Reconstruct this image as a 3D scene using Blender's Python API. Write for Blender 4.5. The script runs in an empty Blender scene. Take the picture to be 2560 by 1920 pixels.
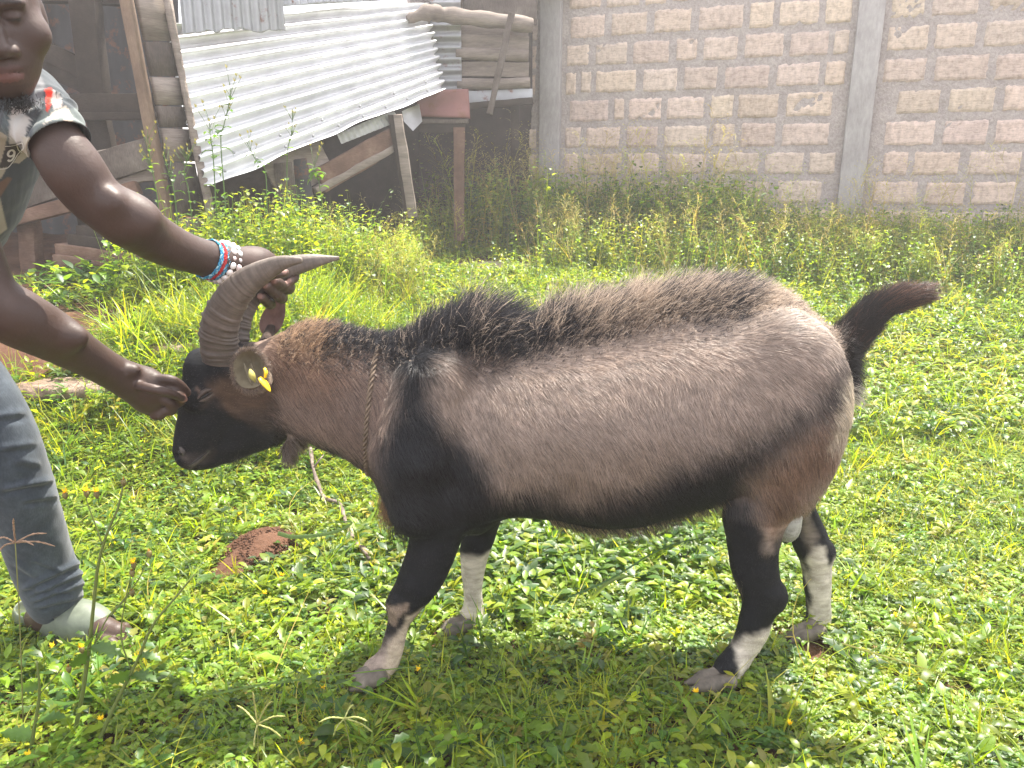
import bpy, math, random
import numpy as np
from mathutils import Vector, Matrix, noise as mnoise
from mathutils.bvhtree import BVHTree
rad = math.radians
RS = np.random.RandomState
SC = bpy.context.scene
# ------------------------------------------------------------------ camera, light
CAM_H, PITCH, FPX = 1.10, 15.6, 1900.0
cam_d = bpy.data.cameras.new('camera'); cam = bpy.data.objects.new('camera', cam_d)
SC.collection.objects.link(cam); SC.camera = cam
cam.location = (0, 0, CAM_H); cam.rotation_euler = (rad(90 - PITCH), 0, 0)
cam_d.sensor_width = 36; cam_d.lens = 36 * FPX / 2560; cam_d.clip_start = .05; cam_d.clip_end = 500
SUN = Vector((0.22, 0.38, 0.90)).normalized()           # towards the sun
w = bpy.data.worlds.new('World'); SC.world = w; w.use_nodes = True
sky = w.node_tree.nodes.new('ShaderNodeTexSky'); sky.sky_type = 'NISHITA'; sky.sun_disc = False
sky.sun_elevation = math.asin(SUN.z); sky.sun_rotation = math.atan2(SUN.x, SUN.y)
sky.dust_density = 2.2; sky.air_density = 1.0
bg = w.node_tree.nodes['Background']; bg.inputs[1].default_value = .15
_m = w.node_tree.nodes.new('ShaderNodeMix'); _m.data_type = 'RGBA'; _m.inputs[0].default_value = .55   # grey-white added to the blue sky for neutral, brighter fill
w.node_tree.links.new(sky.outputs[0], _m.inputs[6]); _m.inputs[7].default_value = (8.4, 7.9, 7.7, 1)
w.node_tree.links.new(_m.outputs[2], bg.inputs[0])
sl = bpy.data.lights.new('sun', 'SUN'); sl.energy = 5.6; sl.angle = rad(.6); sl.color = (1, .94, .84)
so = bpy.data.objects.new('sun', sl); SC.collection.objects.link(so)
so.rotation_euler = (-SUN).to_track_quat('-Z', 'Y').to_euler()
SC.view_settings.view_transform = 'Standard'; SC.view_settings.look = 'None'
SC.view_settings.exposure = 1.5; SC.view_settings.gamma = 1
SC.render.engine = 'CYCLES'
SC.cycles.max_bounces = 6; SC.cycles.transparent_max_bounces = 6; SC.cycles.transmission_bounces = 4
SC.cycles.sample_clamp_indirect = 6; SC.cycles.use_denoising = True
SC.cycles.caustics_reflective = False; SC.cycles.caustics_refractive = False

# ------------------------------------------------------------------ px -> world
_sp, _cp = math.sin(rad(PITCH)), math.cos(rad(PITCH))
def ray(px, py):
    u = (px - 1280) / FPX; v = (960 - py) / FPX
    return (u, _cp + v * _sp, -_sp + v * _cp)
def P(px, py, Y):                                        # point of the plane y=Y seen at photo pixel
    a, b, c = ray(px, py); t = Y / b
    return Vector((a * t, Y, CAM_H + c * t))
def D(x, y, Y): return P(x * 1.15732, y * 1.15732, Y)
def smooth(t): t = np.clip(t, 0, 1); return t * t * (3 - 2 * t)
def gz(x, y):                                            # height of the ground
    x = np.asarray(x, float); y = np.asarray(y, float)
    z = .40 * smooth((y - 2.0) / 6.2)
    z = z + .30 * smooth((y - 2.35) / 1.25) * smooth((-x / np.maximum(y, .5) - .13) / .17)
    z = z + .018 * np.sin(x * 2.1 + 1.3) * np.sin(y * 1.7) * smooth((y - 1.8) / 1.5)
    z = z + .006 * np.sin(x * 7.3 + y * 3.1) * np.sin(y * 6.1 - x * 2.2)
    return z
def G(px, py):                                           # point of the ground seen at photo pixel
    a, b, c = ray(px, py); lo, hi = .3, 30
    for _ in range(50):
        m = (lo + hi) / 2
        if CAM_H + c * m > float(gz(a * m, b * m)): lo = m
        else: hi = m
    return Vector((a * lo, b * lo, CAM_H + c * lo))

# ------------------------------------------------------------------ objects
def link(o, parent=None):
    SC.collection.objects.link(o)
    if parent is not None: o.parent = parent
    return o
def tag(o, label=None, cat=None, group=None, kind=None):
    for k, v in (('label', label), ('category', cat), ('group', group), ('kind', kind)):
        if v: o[k] = v
    return o
def empty(name, label, cat, loc=(0, 0, 0), group=None):
    o = bpy.data.objects.new(name, None); o.empty_display_size = .05; link(o); o.location = loc
    return tag(o, label, cat, group)
def mesh_np(name, V, F, mat, parent=None, shade=True, cols=None, attrs=None, origin=None):
    """V (n,3); F a list of (m,k) int arrays or one list of faces"""
    me = bpy.data.meshes.new(name); V = np.asarray(V, np.float32)
    if parent is not None:
        V = V - np.array(parent_loc(parent), np.float32)
    elif origin is not None:
        V = V - np.array(origin, np.float32)
    if not isinstance(F, (list, tuple)): F = [F]
    if len(F) and not isinstance(F[0], np.ndarray):
        loops = np.array([i for f in F for i in f], np.int32); tot = np.array([len(f) for f in F], np.int32)
    else:
        loops = np.concatenate([f.ravel() for f in F]).astype(np.int32)
        tot = np.concatenate([np.full(len(f), f.shape[1], np.int32) for f in F])
    st = np.concatenate([[0], np.cumsum(tot)[:-1]]).astype(np.int32)
    me.vertices.add(len(V)); me.vertices.foreach_set('co', V.ravel())
    me.loops.add(len(loops)); me.loops.foreach_set('vertex_index', loops)
    me.polygons.add(len(tot)); me.polygons.foreach_set('loop_start', st); me.polygons.foreach_set('loop_total', tot)
    me.update(calc_edges=True); me.validate()
    if shade: me.polygons.foreach_set('use_smooth', np.ones(len(me.polygons), bool))
    if cols is not None:
        a = me.color_attributes.new('col', 'FLOAT_COLOR', 'POINT'); c = np.ones((len(V), 4), np.float32); c[:, :3] = cols
        a.data.foreach_set('color', c.ravel())
    me.materials.append(mat)
    o = bpy.data.objects.new(name, me); link(o, parent)
    if parent is None and origin is not None: o.location = origin
    return o
def parent_loc(p):
    l = Vector((0, 0, 0))
    while p is not None: l = l + p.location; p = p.parent
    return l

class MB:                                                # collects shapes into one mesh
    def __init__(s): s.V = []; s.F = []; s.n = 0
    def add(s, V, F):
        V = np.asarray(V, float); s.V.append(V); s.F += [tuple(int(i) + s.n for i in f) for f in F]; s.n += len(V)
    def box(s, c, size, R=None, jit=0, rs=None):
        c = np.array(c, float); h = np.array(size, float) / 2
        v = np.array([[x, y, z] for x in (-1, 1) for y in (-1, 1) for z in (-1, 1)], float) * h
        if jit: v += rs.uniform(-jit, jit, v.shape)
        if R is not None: v = v @ np.array(R.to_3x3()).T
        s.add(v + c, [(0, 1, 3, 2), (4, 6, 7, 5), (0, 4, 5, 1), (2, 3, 7, 6), (0, 2, 6, 4), (1, 5, 7, 3)])
    def bar(s, a, b, wd, th, up=(0, 0, 1), wob=0, seed=0, seg=6):   # plank from a to b; width along up-ish, thickness across
        a = Vector(a); b = Vector(b); d = (b - a).normalized(); up = Vector(up)
        side = d.cross(up).normalized(); up = side.cross(d).normalized(); rs = RS(seed)
        V = []; F = []
        for i in range(seg + 1):
            t = i / seg; c = a.lerp(b, t)
            k = [rs.uniform(-wob, wob) for _ in range(4)]
            e = .004
            for (su, sv) in ((-1, -1), (1, -1), (1, 1), (-1, 1)):
                V.append(c + up * (su * wd / 2 + (k[0] if su > 0 else k[1])) + side * (sv * th / 2) + d * (rs.uniform(-wob, wob) if i in (0, seg) else 0))
        for i in range(seg):
            for j in range(4):
                q = i * 4; F.append((q + j, q + (j + 1) % 4, q + 4 + (j + 1) % 4, q + 4 + j))
        F.append((3, 2, 1, 0)); q = seg * 4; F.append((q, q + 1, q + 2, q + 3))
        s.add([tuple(v) for v in V], F)
    def tube(s, pts, rads, n=8, wob=0, seed=0, flat=1.0):
        V, F = tube_np(pts, rads, n, wob, seed, flat); s.add(V, F)
    def build(s, name, mat, parent=None, shade=False, bevel=0, origin=None):
        o = mesh_np(name, np.concatenate(s.V), s.F, mat, parent, shade, origin=origin)
        if bevel:
            m = o.modifiers.new('b', 'BEVEL'); m.width = bevel; m.segments = 2; m.limit_method = 'ANGLE'
        return o
def tube_np(pts, rads, n=8, wob=0, seed=0, flat=1.0):
    pts = [Vector(p) for p in pts]; m = len(pts); rs = RS(seed); V = []; F = []
    if not hasattr(rads, '__len__'): rads = [rads] * m
    t0 = (pts[1] - pts[0]).normalized(); up = Vector((0, 0, 1)) if abs(t0.z) < .9 else Vector((1, 0, 0))
    x = t0.cross(up).normalized()
    for i, p in enumerate(pts):
        t = (pts[min(i + 1, m - 1)] - pts[max(i - 1, 0)]).normalized()
        x = (x - t * x.dot(t)).normalized(); y = t.cross(x)
        for j in range(n):
            a = 2 * math.pi * j / n; r = rads[i] * (1 + rs.uniform(-wob, wob))
            V.append(tuple(p + x * (math.cos(a) * r) + y * (math.sin(a) * r * flat)))
    for i in range(m - 1):
        for j in range(n):
            F.append((i * n + j, i * n + (j + 1) % n, (i + 1) * n + (j + 1) % n, (i + 1) * n + j))
    F.append(tuple(range(n - 1, -1, -1))); F.append(tuple((m - 1) * n + j for j in range(n)))
    return V, F
def spline(pts, n):
    """Catmull-Rom through pts (any dimension) -> n samples"""
    P_ = np.array([list(p) for p in pts], float); m = len(P_)
    P_ = np.vstack([2 * P_[0] - P_[1], P_, 2 * P_[-1] - P_[-2]])
    out = []
    for u in np.linspace(0, m - 1 - 1e-9, n):
        i = int(u); t = u - i; a, b, c, d = P_[i], P_[i + 1], P_[i + 2], P_[i + 3]
        out.append(.5 * (2 * b + (c - a) * t + (2 * a - 5 * b + 4 * c - d) * t * t + (3 * b - a - 3 * c + d) * t ** 3))
    return np.array(out)

# ------------------------------------------------------------------ implicit shapes -> one smooth skin
class SDF:
    def __init__(s, lo, hi, h):
        s.lo = np.array(lo, float); s.h = h; s.n = np.ceil((np.array(hi) - s.lo) / h).astype(int) + 1
        s.d = np.full(s.n, 1.0, np.float32)
    def _box(s, lo, hi):
        a = np.maximum(((np.array(lo) - s.lo) / s.h).astype(int), 0); b = np.minimum(((np.array(hi) - s.lo) / s.h).astype(int) + 2, s.n)
        if (b <= a).any(): return None
        ax = [s.lo[i] + s.h * np.arange(a[i], b[i]) for i in range(3)]
        return a, b, ax[0][:, None, None], ax[1][None, :, None], ax[2][None, None, :]
    def put(s, fn, lo, hi, k=.02, sub=False):
        m = k + 3 * s.h; r = s._box(np.array(lo) - m, np.array(hi) + m)
        if r is None: return
        a, b, X, Y, Z = r; q = fn(X, Y, Z).astype(np.float32)
        q = np.broadcast_to(q, tuple(b - a))
        v = s.d[a[0]:b[0], a[1]:b[1], a[2]:b[2]]
        if sub:
            q = -q; hh = np.clip(.5 - .5 * (v - q) / k, 0, 1) if k else (q > v) * 1.
            s.d[a[0]:b[0], a[1]:b[1], a[2]:b[2]] = v * (1 - hh) + q * hh + k * hh * (1 - hh)
            return
        hh = np.clip(.5 + .5 * (q - v) / k, 0, 1) if k else (q > v) * 1.
        s.d[a[0]:b[0], a[1]:b[1], a[2]:b[2]] = q * (1 - hh) + v * hh - k * hh * (1 - hh)
    def cone(s, p, q, r0, r1, k=.02, sc=(1, 1, 1), sub=False):
        p = np.array(p, float); q = np.array(q, float); sc = np.array(sc, float); R = max(r0, r1) * max(sc)
        pa = p / sc; qa = q / sc; ab = qa - pa; L = max((ab ** 2).sum(), 1e-9)
        def fn(X, Y, Z):
            x = X / sc[0] - pa[0]; y = Y / sc[1] - pa[1]; z = Z / sc[2] - pa[2]
            t = np.clip((x * ab[0] + y * ab[1] + z * ab[2]) / L, 0, 1)
            dd = np.sqrt((x - ab[0] * t) ** 2 + (y - ab[1] * t) ** 2 + (z - ab[2] * t) ** 2)
            return (dd - (r0 + (r1 - r0) * t)) * min(1, sc.min() ** .5)
        s.put(fn, np.minimum(p, q) - R, np.maximum(p, q) + R, k, sub)
    def chain(s, pts, rs, k=.02, sc=(1, 1, 1), n=0):
        if n:
            q = spline([tuple(p) + (r,) for p, r in zip(pts, rs)], n); pts = q[:, :3]; rs = q[:, 3]
        for i in range(len(pts) - 1): s.cone(pts[i], pts[i + 1], rs[i], rs[i + 1], k if i == 0 else min(k, .012), sc)
    def ell(s, c, r, k=.02, R=None, sub=False):
        c = np.array(c, float); r = np.array(r, float); M = np.array(R.to_3x3()) if R is not None else np.eye(3); m = r.max()
        def fn(X, Y, Z):
            x = X - c[0]; y = Y - c[1]; z = Z - c[2]
            a = (x * M[0, 0] + y * M[1, 0] + z * M[2, 0]) / r[0]; b = (x * M[0, 1] + y * M[1, 1] + z * M[2, 1]) / r[1]; g = (x * M[0, 2] + y * M[1, 2] + z * M[2, 2]) / r[2]
            k0 = np.sqrt(a * a + b * b + g * g); k1 = np.sqrt((a / r[0]) ** 2 + (b / r[1]) ** 2 + (g / r[2]) ** 2) + 1e-9
            return k0 * (k0 - 1) / k1
        s.put(fn, c - m, c + m, k, sub)
    def mesh(s, smooth_it=2):
        d = s.d; ins = d < 0; n = s.n
        c = np.zeros(tuple(n - 1), np.int8)
        for i in (0, 1):
            for j in (0, 1):
                for k in (0, 1): c += ins[i:n[0] - 1 + i, j:n[1] - 1 + j, k:n[2] - 1 + k]
        act = (c > 0) & (c < 8); idx = np.argwhere(act); vid = np.full(tuple(n - 1), -1, np.int64); vid[act] = np.arange(len(idx))
        acc = np.zeros((len(idx), 3)); cnt = np.zeros(len(idx))
        cor = [np.array(o) for o in ((0, 0, 0), (1, 0, 0), (0, 1, 0), (1, 1, 0), (0, 0, 1), (1, 0, 1), (0, 1, 1), (1, 1, 1))]
        for (a, b) in ((0, 1), (2, 3), (4, 5), (6, 7), (0, 2), (1, 3), (4, 6), (5, 7), (0, 4), (1, 5), (2, 6), (3, 7)):
            A = idx + cor[a]; B = idx + cor[b]; da = d[A[:, 0], A[:, 1], A[:, 2]]; db = d[B[:, 0], B[:, 1], B[:, 2]]
            m = (da < 0) != (db < 0); t = np.where(m, da / np.where(m, da - db, 1), 0)
            p = cor[a] + (cor[b] - cor[a]) * t[:, None]; acc[m] += p[m]; cnt[m] += 1
        V = s.lo + (idx + acc / cnt[:, None]) * s.h
        F = []
        for ax in range(3):
            o = [0, 0, 0]; o[ax] = 1
            A = ins[:n[0] - o[0], :n[1] - o[1], :n[2] - o[2]]; B = ins[o[0]:, o[1]:, o[2]:]
            e = np.argwhere(A != B); u, v = (ax + 1) % 3, (ax + 2) % 3
            e = e[(e[:, u] > 0) & (e[:, v] > 0) & (e[:, u] < n[u] - 1) & (e[:, v] < n[v] - 1)]
            du = np.zeros(3, int); du[u] = 1; dv = np.zeros(3, int); dv[v] = 1
            q = [vid[tuple(x.T)] for x in (e - du - dv, e - dv, e, e - du)]
            fl = A[tuple(e.T)]; Q = np.stack(q, 1); Q = np.where(fl[:, None], Q, Q[:, ::-1]); F.append(Q)
        F = np.concatenate(F); F = F[(F >= 0).all(1)]
        E = np.concatenate([F[:, [0, 1]], F[:, [1, 2]], F[:, [2, 3]], F[:, [3, 0]]]); 
        for it in range(smooth_it):
            S = np.zeros_like(V); N = np.zeros(len(V))
            for a, b in ((0, 1), (1, 0)):
                for x in range(3): S[:, x] += np.bincount(E[:, a], V[E[:, b], x], len(V))
                N += np.bincount(E[:, a], minlength=len(V))
            V = V * .5 + .5 * S / np.maximum(N, 1)[:, None]
        return V, F
def vnormals(V, F):
    n = np.cross(V[F[:, 1]] - V[F[:, 0]], V[F[:, 2]] - V[F[:, 0]]); N = np.zeros_like(V)
    for c in range(F.shape[1]):
        for x in range(3): N[:, x] += np.bincount(F[:, c], n[:, x], len(V))
    return N / (np.linalg.norm(N, axis=1)[:, None] + 1e-9)
# cheap vector noise
def vnoise(p, f, seed=0):
    p = np.asarray(p) * f; r = RS(seed); out = 0
    for i in range(5):
        k = r.normal(size=3) * (1 + .5 * i); out = out + np.sin(p @ k + r.uniform(0, 6.28)) * np.cos(p @ r.normal(size=3) * 1.3 + r.uniform(0, 6.28))
    return out / 2.5
# ------------------------------------------------------------------ soft polygons
def polydist(pts, poly):
    """signed distance (negative inside) of 2-d pts to a polygon"""
    pts = np.asarray(pts, float); poly = np.asarray(poly, float); d = np.full(len(pts), 1e18); s = np.zeros(len(pts), bool)
    for i in range(len(poly)):
        a = poly[i]; b = poly[(i + 1) % len(poly)]; e = b - a; w_ = pts - a
        t = np.clip((w_ @ e) / max(e @ e, 1e-12), 0, 1); q = w_ - t[:, None] * e; d = np.minimum(d, (q ** 2).sum(1))
        c1 = (pts[:, 1] >= a[1]); c2 = (pts[:, 1] < b[1]); c3 = (e[0] * w_[:, 1] > e[1] * w_[:, 0])
        s ^= (c1 & c2 & c3) | (~c1 & ~c2 & ~c3)
    return np.where(s, -1, 1) * np.sqrt(d)

# ------------------------------------------------------------------ materials
MATS = {}
def nmat(name, rough=.7, spec=.3):
    m = bpy.data.materials.new(name); m.use_nodes = True; nt = m.node_tree; b = nt.nodes['Principled BSDF']
    b.inputs['Roughness'].default_value = rough; b.inputs['Specular IOR Level'].default_value = spec; MATS[name] = m
    return m, nt, b
def N(nt, t, **kw):
    n = nt.nodes.new(t)
    for k, v in kw.items():
        if k in n.inputs.keys() if isinstance(k, str) else False: n.inputs[k].default_value = v
        else: setattr(n, k, v)
    return n
def ramp(nt, src, stops, interp='LINEAR'):
    r = nt.nodes.new('ShaderNodeValToRGB'); r.color_ramp.interpolation = interp
    el = r.color_ramp.elements
    while len(el) < len(stops): el.new(.5)
    for e, (p, c) in zip(el, stops): e.position = p; e.color = tuple(c) + (1,) if len(c) == 3 else c
    nt.links.new(src, r.inputs[0]); return r.outputs[0]
def noisetex(nt, scale, detail=6, rough=.6, vec=None, stretch=None, dist=0):
    n = nt.nodes.new('ShaderNodeTexNoise'); n.inputs['Scale'].default_value = scale; n.inputs['Detail'].default_value = detail
    n.inputs['Roughness'].default_value = rough; n.inputs['Distortion'].default_value = dist
    if vec is None: vec = nt.nodes.new('ShaderNodeTexCoord').outputs['Object']
    if stretch:
        mp = nt.nodes.new('ShaderNodeMapping'); mp.inputs['Scale'].default_value = stretch; nt.links.new(vec, mp.inputs[0]); vec = mp.outputs[0]
    nt.links.new(vec, n.inputs['Vector']); return n.outputs[0]
def mix(nt, fac, a, b, mode='MIX'):
    m = nt.nodes.new('ShaderNodeMix'); m.data_type = 'RGBA'; m.blend_type = mode
    for s, v in ((m.inputs[0], fac), (m.inputs[6], a), (m.inputs[7], b)):
        if hasattr(v, 'is_linked') or hasattr(v, 'links'): nt.links.new(v, s)
        else: s.default_value = v if not isinstance(v, tuple) else (tuple(v) + (1,) if len(v) == 3 else v)
    return m.outputs[2]
def bump(nt, b, h, strength=.4, dist=.01):
    n = nt.nodes.new('ShaderNodeBump'); n.inputs['Strength'].default_value = strength; n.inputs['Distance'].default_value = dist
    nt.links.new(h, n.inputs['Height']); nt.links.new(n.outputs[0], b.inputs['Normal']); return n
def attr(nt, name='col'):
    a = nt.nodes.new('ShaderNodeAttribute'); a.attribute_name = name; return a.outputs['Color']
def noisy(name, stops, scale=8, rough=.8, spec=.2, stretch=None, bs=.4, bd=.01, detail=8, metallic=0, fine=None):
    m, nt, b = nmat(name, rough, spec); n = noisetex(nt, scale, detail, .62, stretch=stretch)
    c = ramp(nt, n, stops)
    if fine:
        n2 = noisetex(nt, fine[0], 4, .7, stretch=fine[2] if len(fine) > 2 else None)
        c = mix(nt, fine[1], c, ramp(nt, n2, [(.3, (.25, .25, .25)), (.7, (1, 1, 1))]), 'MULTIPLY')
        bump(nt, b, n2, bs, bd)
    elif bs: bump(nt, b, n, bs, bd)
    nt.links.new(c, b.inputs['Base Color']); b.inputs['Metallic'].default_value = metallic
    return m
# ================================================================== setting
def ground():
    ys = np.concatenate([np.linspace(-6, 1, 30), np.linspace(1.05, 9, 260), np.linspace(9.3, 60, 60)])
    xs = np.concatenate([np.linspace(-40, -5, 40), np.linspace(-4.9, 7, 320), np.linspace(7.2, 40, 40)])
    X, Y = np.meshgrid(xs, ys); Z = gz(X, Y) + .004 * np.sin(X * 31) * np.sin(Y * 27 + X * 5)
    # dug red soil: little mound, bare patches
    g = G(655, 1385); Z += .065 * np.exp(-(((X - g.x) / .10) ** 2 + ((Y - g.y) / .13) ** 2)) * (1 + .35 * np.sin(X * 190) * np.sin(Y * 170 + X * 60))
    V = np.stack([X, Y, Z], -1).reshape(-1, 3); n, m = X.shape
    i = (np.arange(n - 1)[:, None] * m + np.arange(m - 1)[None]).ravel()
    m_, nt, b = nmat('red_earth', .95, .1)
    a = noisetex(nt, 3, 8, .65); c = ramp(nt, a, [(.3, (.055, .028, .019)), (.5, (.105, .053, .033)), (.72, (.18, .10, .065))])
    f = noisetex(nt, 60, 6, .7); c = mix(nt, .6, c, ramp(nt, f, [(.3, (.4, .4, .4)), (.7, (1, 1, 1))]), 'MULTIPLY')
    nt.links.new(c, b.inputs['Base Color']); bump(nt, b, f, .8, .012)
    o = mesh_np('ground', V, np.stack([i, i + 1, i + m + 1, i + m], 1), m_); tag(o, kind='structure')
ground()

# wall frame: along W_A -> W_B, away from the camera is W_N
W_L = Vector((P(1375, 475, 7.9).x, 7.9, 0)); W_R = Vector((P(2128, 460, 6.95).x, 6.95, 0))
W_D = (W_R - W_L).normalized(); W_N = Vector((-W_D.y, W_D.x, 0))
def WP(s, z, off=0): q = W_L + W_D * s - W_N * off; return Vector((q.x, q.y, z))
def wall():
    rs = RS(5)
    root = empty('block_wall', 'tall wall of rough tan blocks with smeared grey mortar and concrete pillars', 'wall', WP(3, .35))
    # blocks
    mb, nt, b = nmat('tan_block', .92, .1)
    c0 = attr(nt); f = noisetex(nt, 26, 6, .7, stretch=(1, 1, 1)); st = noisetex(nt, 9, 5, .6, stretch=(3, 3, 1))
    c = mix(nt, .55, c0, ramp(nt, f, [(.32, (.45, .42, .40)), (.55, (1, 1, 1))]), 'MULTIPLY')
    c = mix(nt, .35, c, ramp(nt, st, [(.35, (.5, .46, .44)), (.65, (1.1, 1.05, 1))]), 'MULTIPLY')
    # chisel marks, slanting, and rain streaks
    ch = noisetex(nt, 14, 4, .6, stretch=(1.2, 1.2, 7), dist=.6)
    c = mix(nt, .3, c, ramp(nt, ch, [(.36, (.45, .42, .4)), (.5, (1, 1, 1))]), 'MULTIPLY')
    nt.links.new(c, b.inputs['Base Color']); bump(nt, b, mix(nt, .5, f, ch), .9, .012)
    mort = noisy('mortar', [(.3, (.36, .315, .30)), (.5, (.42, .37, .35)), (.75, (.49, .435, .41))], 7, .95, .1, bs=.9, bd=.012, fine=(45, .5))
    V = []; F = []; C = []; cnt = 0
    ph = .249; z0 = .30
    L0, L1 = -1.2, 7.0
    for row in range(-1, 12):
        s = L0 + rs.uniform(-.2, 0)
        while s < L1:
            bw = rs.choice([.36, .40, .45, .38, .24, .14], p=[.25, .25, .2, .15, .09, .06])
            a0, a1 = s + .009 + rs.uniform(0, .014), s + bw - .009 - rs.uniform(0, .014); s += bw
            if any(a1 > q - .13 and a0 < q + .13 for q in (0, PIL)): 
                if a0 < (0 if abs(a0) < .7 else PIL) - .13: a1 = (0 if abs(a0) < .7 else PIL) - .14
                elif a1 > (0 if abs(a1) < .7 else PIL) + .13: a0 = (0 if abs(a1) < .7 else PIL) + .14
                else: continue
                if a1 - a0 < .06: continue
            zb = z0 + row * ph + .008 + rs.uniform(0, .014) ; zt = z0 + (row + 1) * ph - .008 - rs.uniform(0, .014)
            # ragged outline, then a slightly proud, uneven face
            nx, nz = 15, 10
            u = np.linspace(0, 1, nx); v = np.linspace(0, 1, nz); U, W = np.meshgrid(u, v)
            S = a0 + (a1 - a0) * U; Zz = zb + (zt - zb) * W
            edge = np.minimum(np.minimum(U, 1 - U) * (a1 - a0), np.minimum(W, 1 - W) * (zt - zb))
            col = np.array([.58, .475, .405]) * rs.uniform(.88, 1.12) * np.array([1, rs.uniform(.98, 1.03), rs.uniform(.96, 1.05)])
            nn = vnoise(np.stack([S, Zz, S * 0 + row * 3 + cnt], -1).reshape(-1, 3), 22, 3).reshape(S.shape)
            n2 = vnoise(np.stack([S, Zz, S * 0 + row * 7], -1).reshape(-1, 3), 60, 5).reshape(S.shape)
            S = S + np.where(edge < 1e-6, 1, .5) * n2 * .010; Zz = Zz + nn * .008 + (n2 * .006)
            smear = vnoise(np.stack([S * .6, Zz * 1.5, S * 0], -1).reshape(-1, 3), 4.6, 11).reshape(S.shape) + .45 * nn
            off = .010 * np.clip((edge - .004) / .012, -1, 1) + .0035 * nn - np.clip(smear - .75, 0, 1) * .05 * (1 + nn)
            off = np.where(edge < 1e-6, -.02, off)
            q0 = np.array(WP(0, 0)); V.append(q0 + S.reshape(-1, 1) * np.array(W_D) - np.array(W_N) * off.reshape(-1, 1) + np.array([0, 0, 1]) * Zz.reshape(-1, 1))
            i = (np.arange(nz - 1)[:, None] * nx + np.arange(nx - 1)[None]).ravel() + cnt
            F.append(np.stack([i, i + 1, i + nx + 1, i + nx], 1)); C.append(np.tile(col, (nx * nz, 1))); cnt += nx * nz
    mesh_np('blockwork', np.concatenate(V), [np.concatenate(F)], mb, root, True, np.concatenate(C))
    # mortar bed, uneven
    n1, n2_ = 420, 150
    S, Zz = np.meshgrid(np.linspace(L0 - .3, L1 + .3, n1), np.linspace(-.2, 3.25, n2_)); pts = np.stack([S, Zz, S * 0], -1).reshape(-1, 3)
    off = (.004 * vnoise(pts, 9, 2) + .003 * vnoise(pts, 33, 4)).reshape(-1, 1)
    q = np.array(WP(0, 0)) + S.reshape(-1, 1) * np.array(W_D) - np.array(W_N) * off + np.array([0, 0, 1]) * Zz.reshape(-1, 1)
    i = (np.arange(n2_ - 1)[:, None] * n1 + np.arange(n1 - 1)[None]).ravel(); F = np.stack([i, i + 1, i + n1 + 1, i + n1], 1)
    mesh_np('mortar', q, [F], mort, root)
    bk = MB(); R = Matrix.Rotation(math.atan2(W_D.y, W_D.x), 4, 'Z'); bk.box(WP((L0 + L1) / 2, 1.5, -.12), (L1 - L0 + .7, .18, 3.5), R); bk.build('wall_core', mort, root)
    conc = noisy('concrete', [(.3, (.31, .29, .285)), (.55, (.38, .36, .352)), (.8, (.44, .42, .41))], 3, .9, .15, bs=.5, bd=.006, fine=(38, .35, (1, 1, .3)))
    for s in (0, PIL):
        m = MB(); m.box(WP(s, 1.5, .012), (.205, .10, 3.6), R, .003, rs); o = m.build('pillar', conc, root, bevel=.006)
    m = MB(); m.box(WP((PIL + .1 + L1) / 2 + .1, .16, .02), (L1 - PIL, .12, .34), R); m.box(WP(PIL / 2, .14, .015), (PIL - .26, .11, .30), R); m.build('footing', mort, root, bevel=.01)
PIL = (W_R - W_L).length
wall()

# ------------------------------------------------------------------ timber and sheet metal
WOOD = noisy('weathered_wood', [(.25, (.05, .04, .033)), (.5, (.115, .093, .079)), (.75, (.21, .18, .155))], 5, .85, .15, (1, 1, 1), .6, .006, fine=(30, .55, (6, 6, 1)))
WOODX = noisy('grey_plank', [(.25, (.13, .105, .09)), (.5, (.24, .20, .17)), (.75, (.36, .31, .27))], 5, .85, .15, (.5, .5, 3), .6, .006, fine=(24, .5, (.6, .6, 9)))
WOODR = noisy('reddish_wood', [(.25, (.085, .05, .036)), (.5, (.165, .098, .07)), (.75, (.26, .175, .13))], 6, .85, .15, None, .6, .006, fine=(28, .5, (1, 1, 6)))
DARKW = noisy('shaded_timber', [(.25, (.020, .015, .0125)), (.5, (.042, .032, .026)), (.8, (.075, .058, .047))], 6, .85, .15, None, .5, .006, fine=(30, .5, (2, 2, 8)))  # wood colour darkened to carry the shade inside the shed
ORANGEW = noisy('planed_wood', [(.25, (.12, .08, .055)), (.5, (.19, .13, .09)), (.8, (.26, .19, .135))], 5, .75, .2, None, .4, .004, fine=(30, .4, (6, 6, 1)))
def metal(name, col, rough=.35, metallic=.85, rust=0):
    m, nt, b = nmat(name, rough, .5); b.inputs['Metallic'].default_value = metallic
    n = noisetex(nt, 6, 8, .65); c = ramp(nt, n, [(.3, tuple(x * .82 for x in col)), (.7, tuple(min(1, x * 1.08) for x in col))])
    if rust:
        r = noisetex(nt, 9, 8, .7); c = mix(nt, ramp(nt, r, [(.62 - rust * .3, (0, 0, 0)), (.72 - rust * .2, (1, 1, 1))]), c, (.16, .065, .035))
    nt.links.new(c, b.inputs['Base Color'])
    f = noisetex(nt, 14, 4, .5); rr = nt.nodes.new('ShaderNodeMapRange'); rr.inputs[3].default_value = rough - .08; rr.inputs[4].default_value = rough + .16
    nt.links.new(f, rr.inputs[0]); nt.links.new(rr.outputs[0], b.inputs['Roughness']); bump(nt, b, f, .12, .01)
    return m
GALV = metal('galvanised_sheet', (.70, .71, .72), .42, .30)
GALVD = metal('dull_sheet', (.33, .34, .355), .5, .5, .12)
GALVO = metal('shaded_old_sheet', (.05, .05, .056), .6, .35, .3)  # rusty sheet, its colour lowered to hold the shed's inner shade
REDM = metal('maroon_sheet', (.20, .085, .075), .6, .2, .35)
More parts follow.
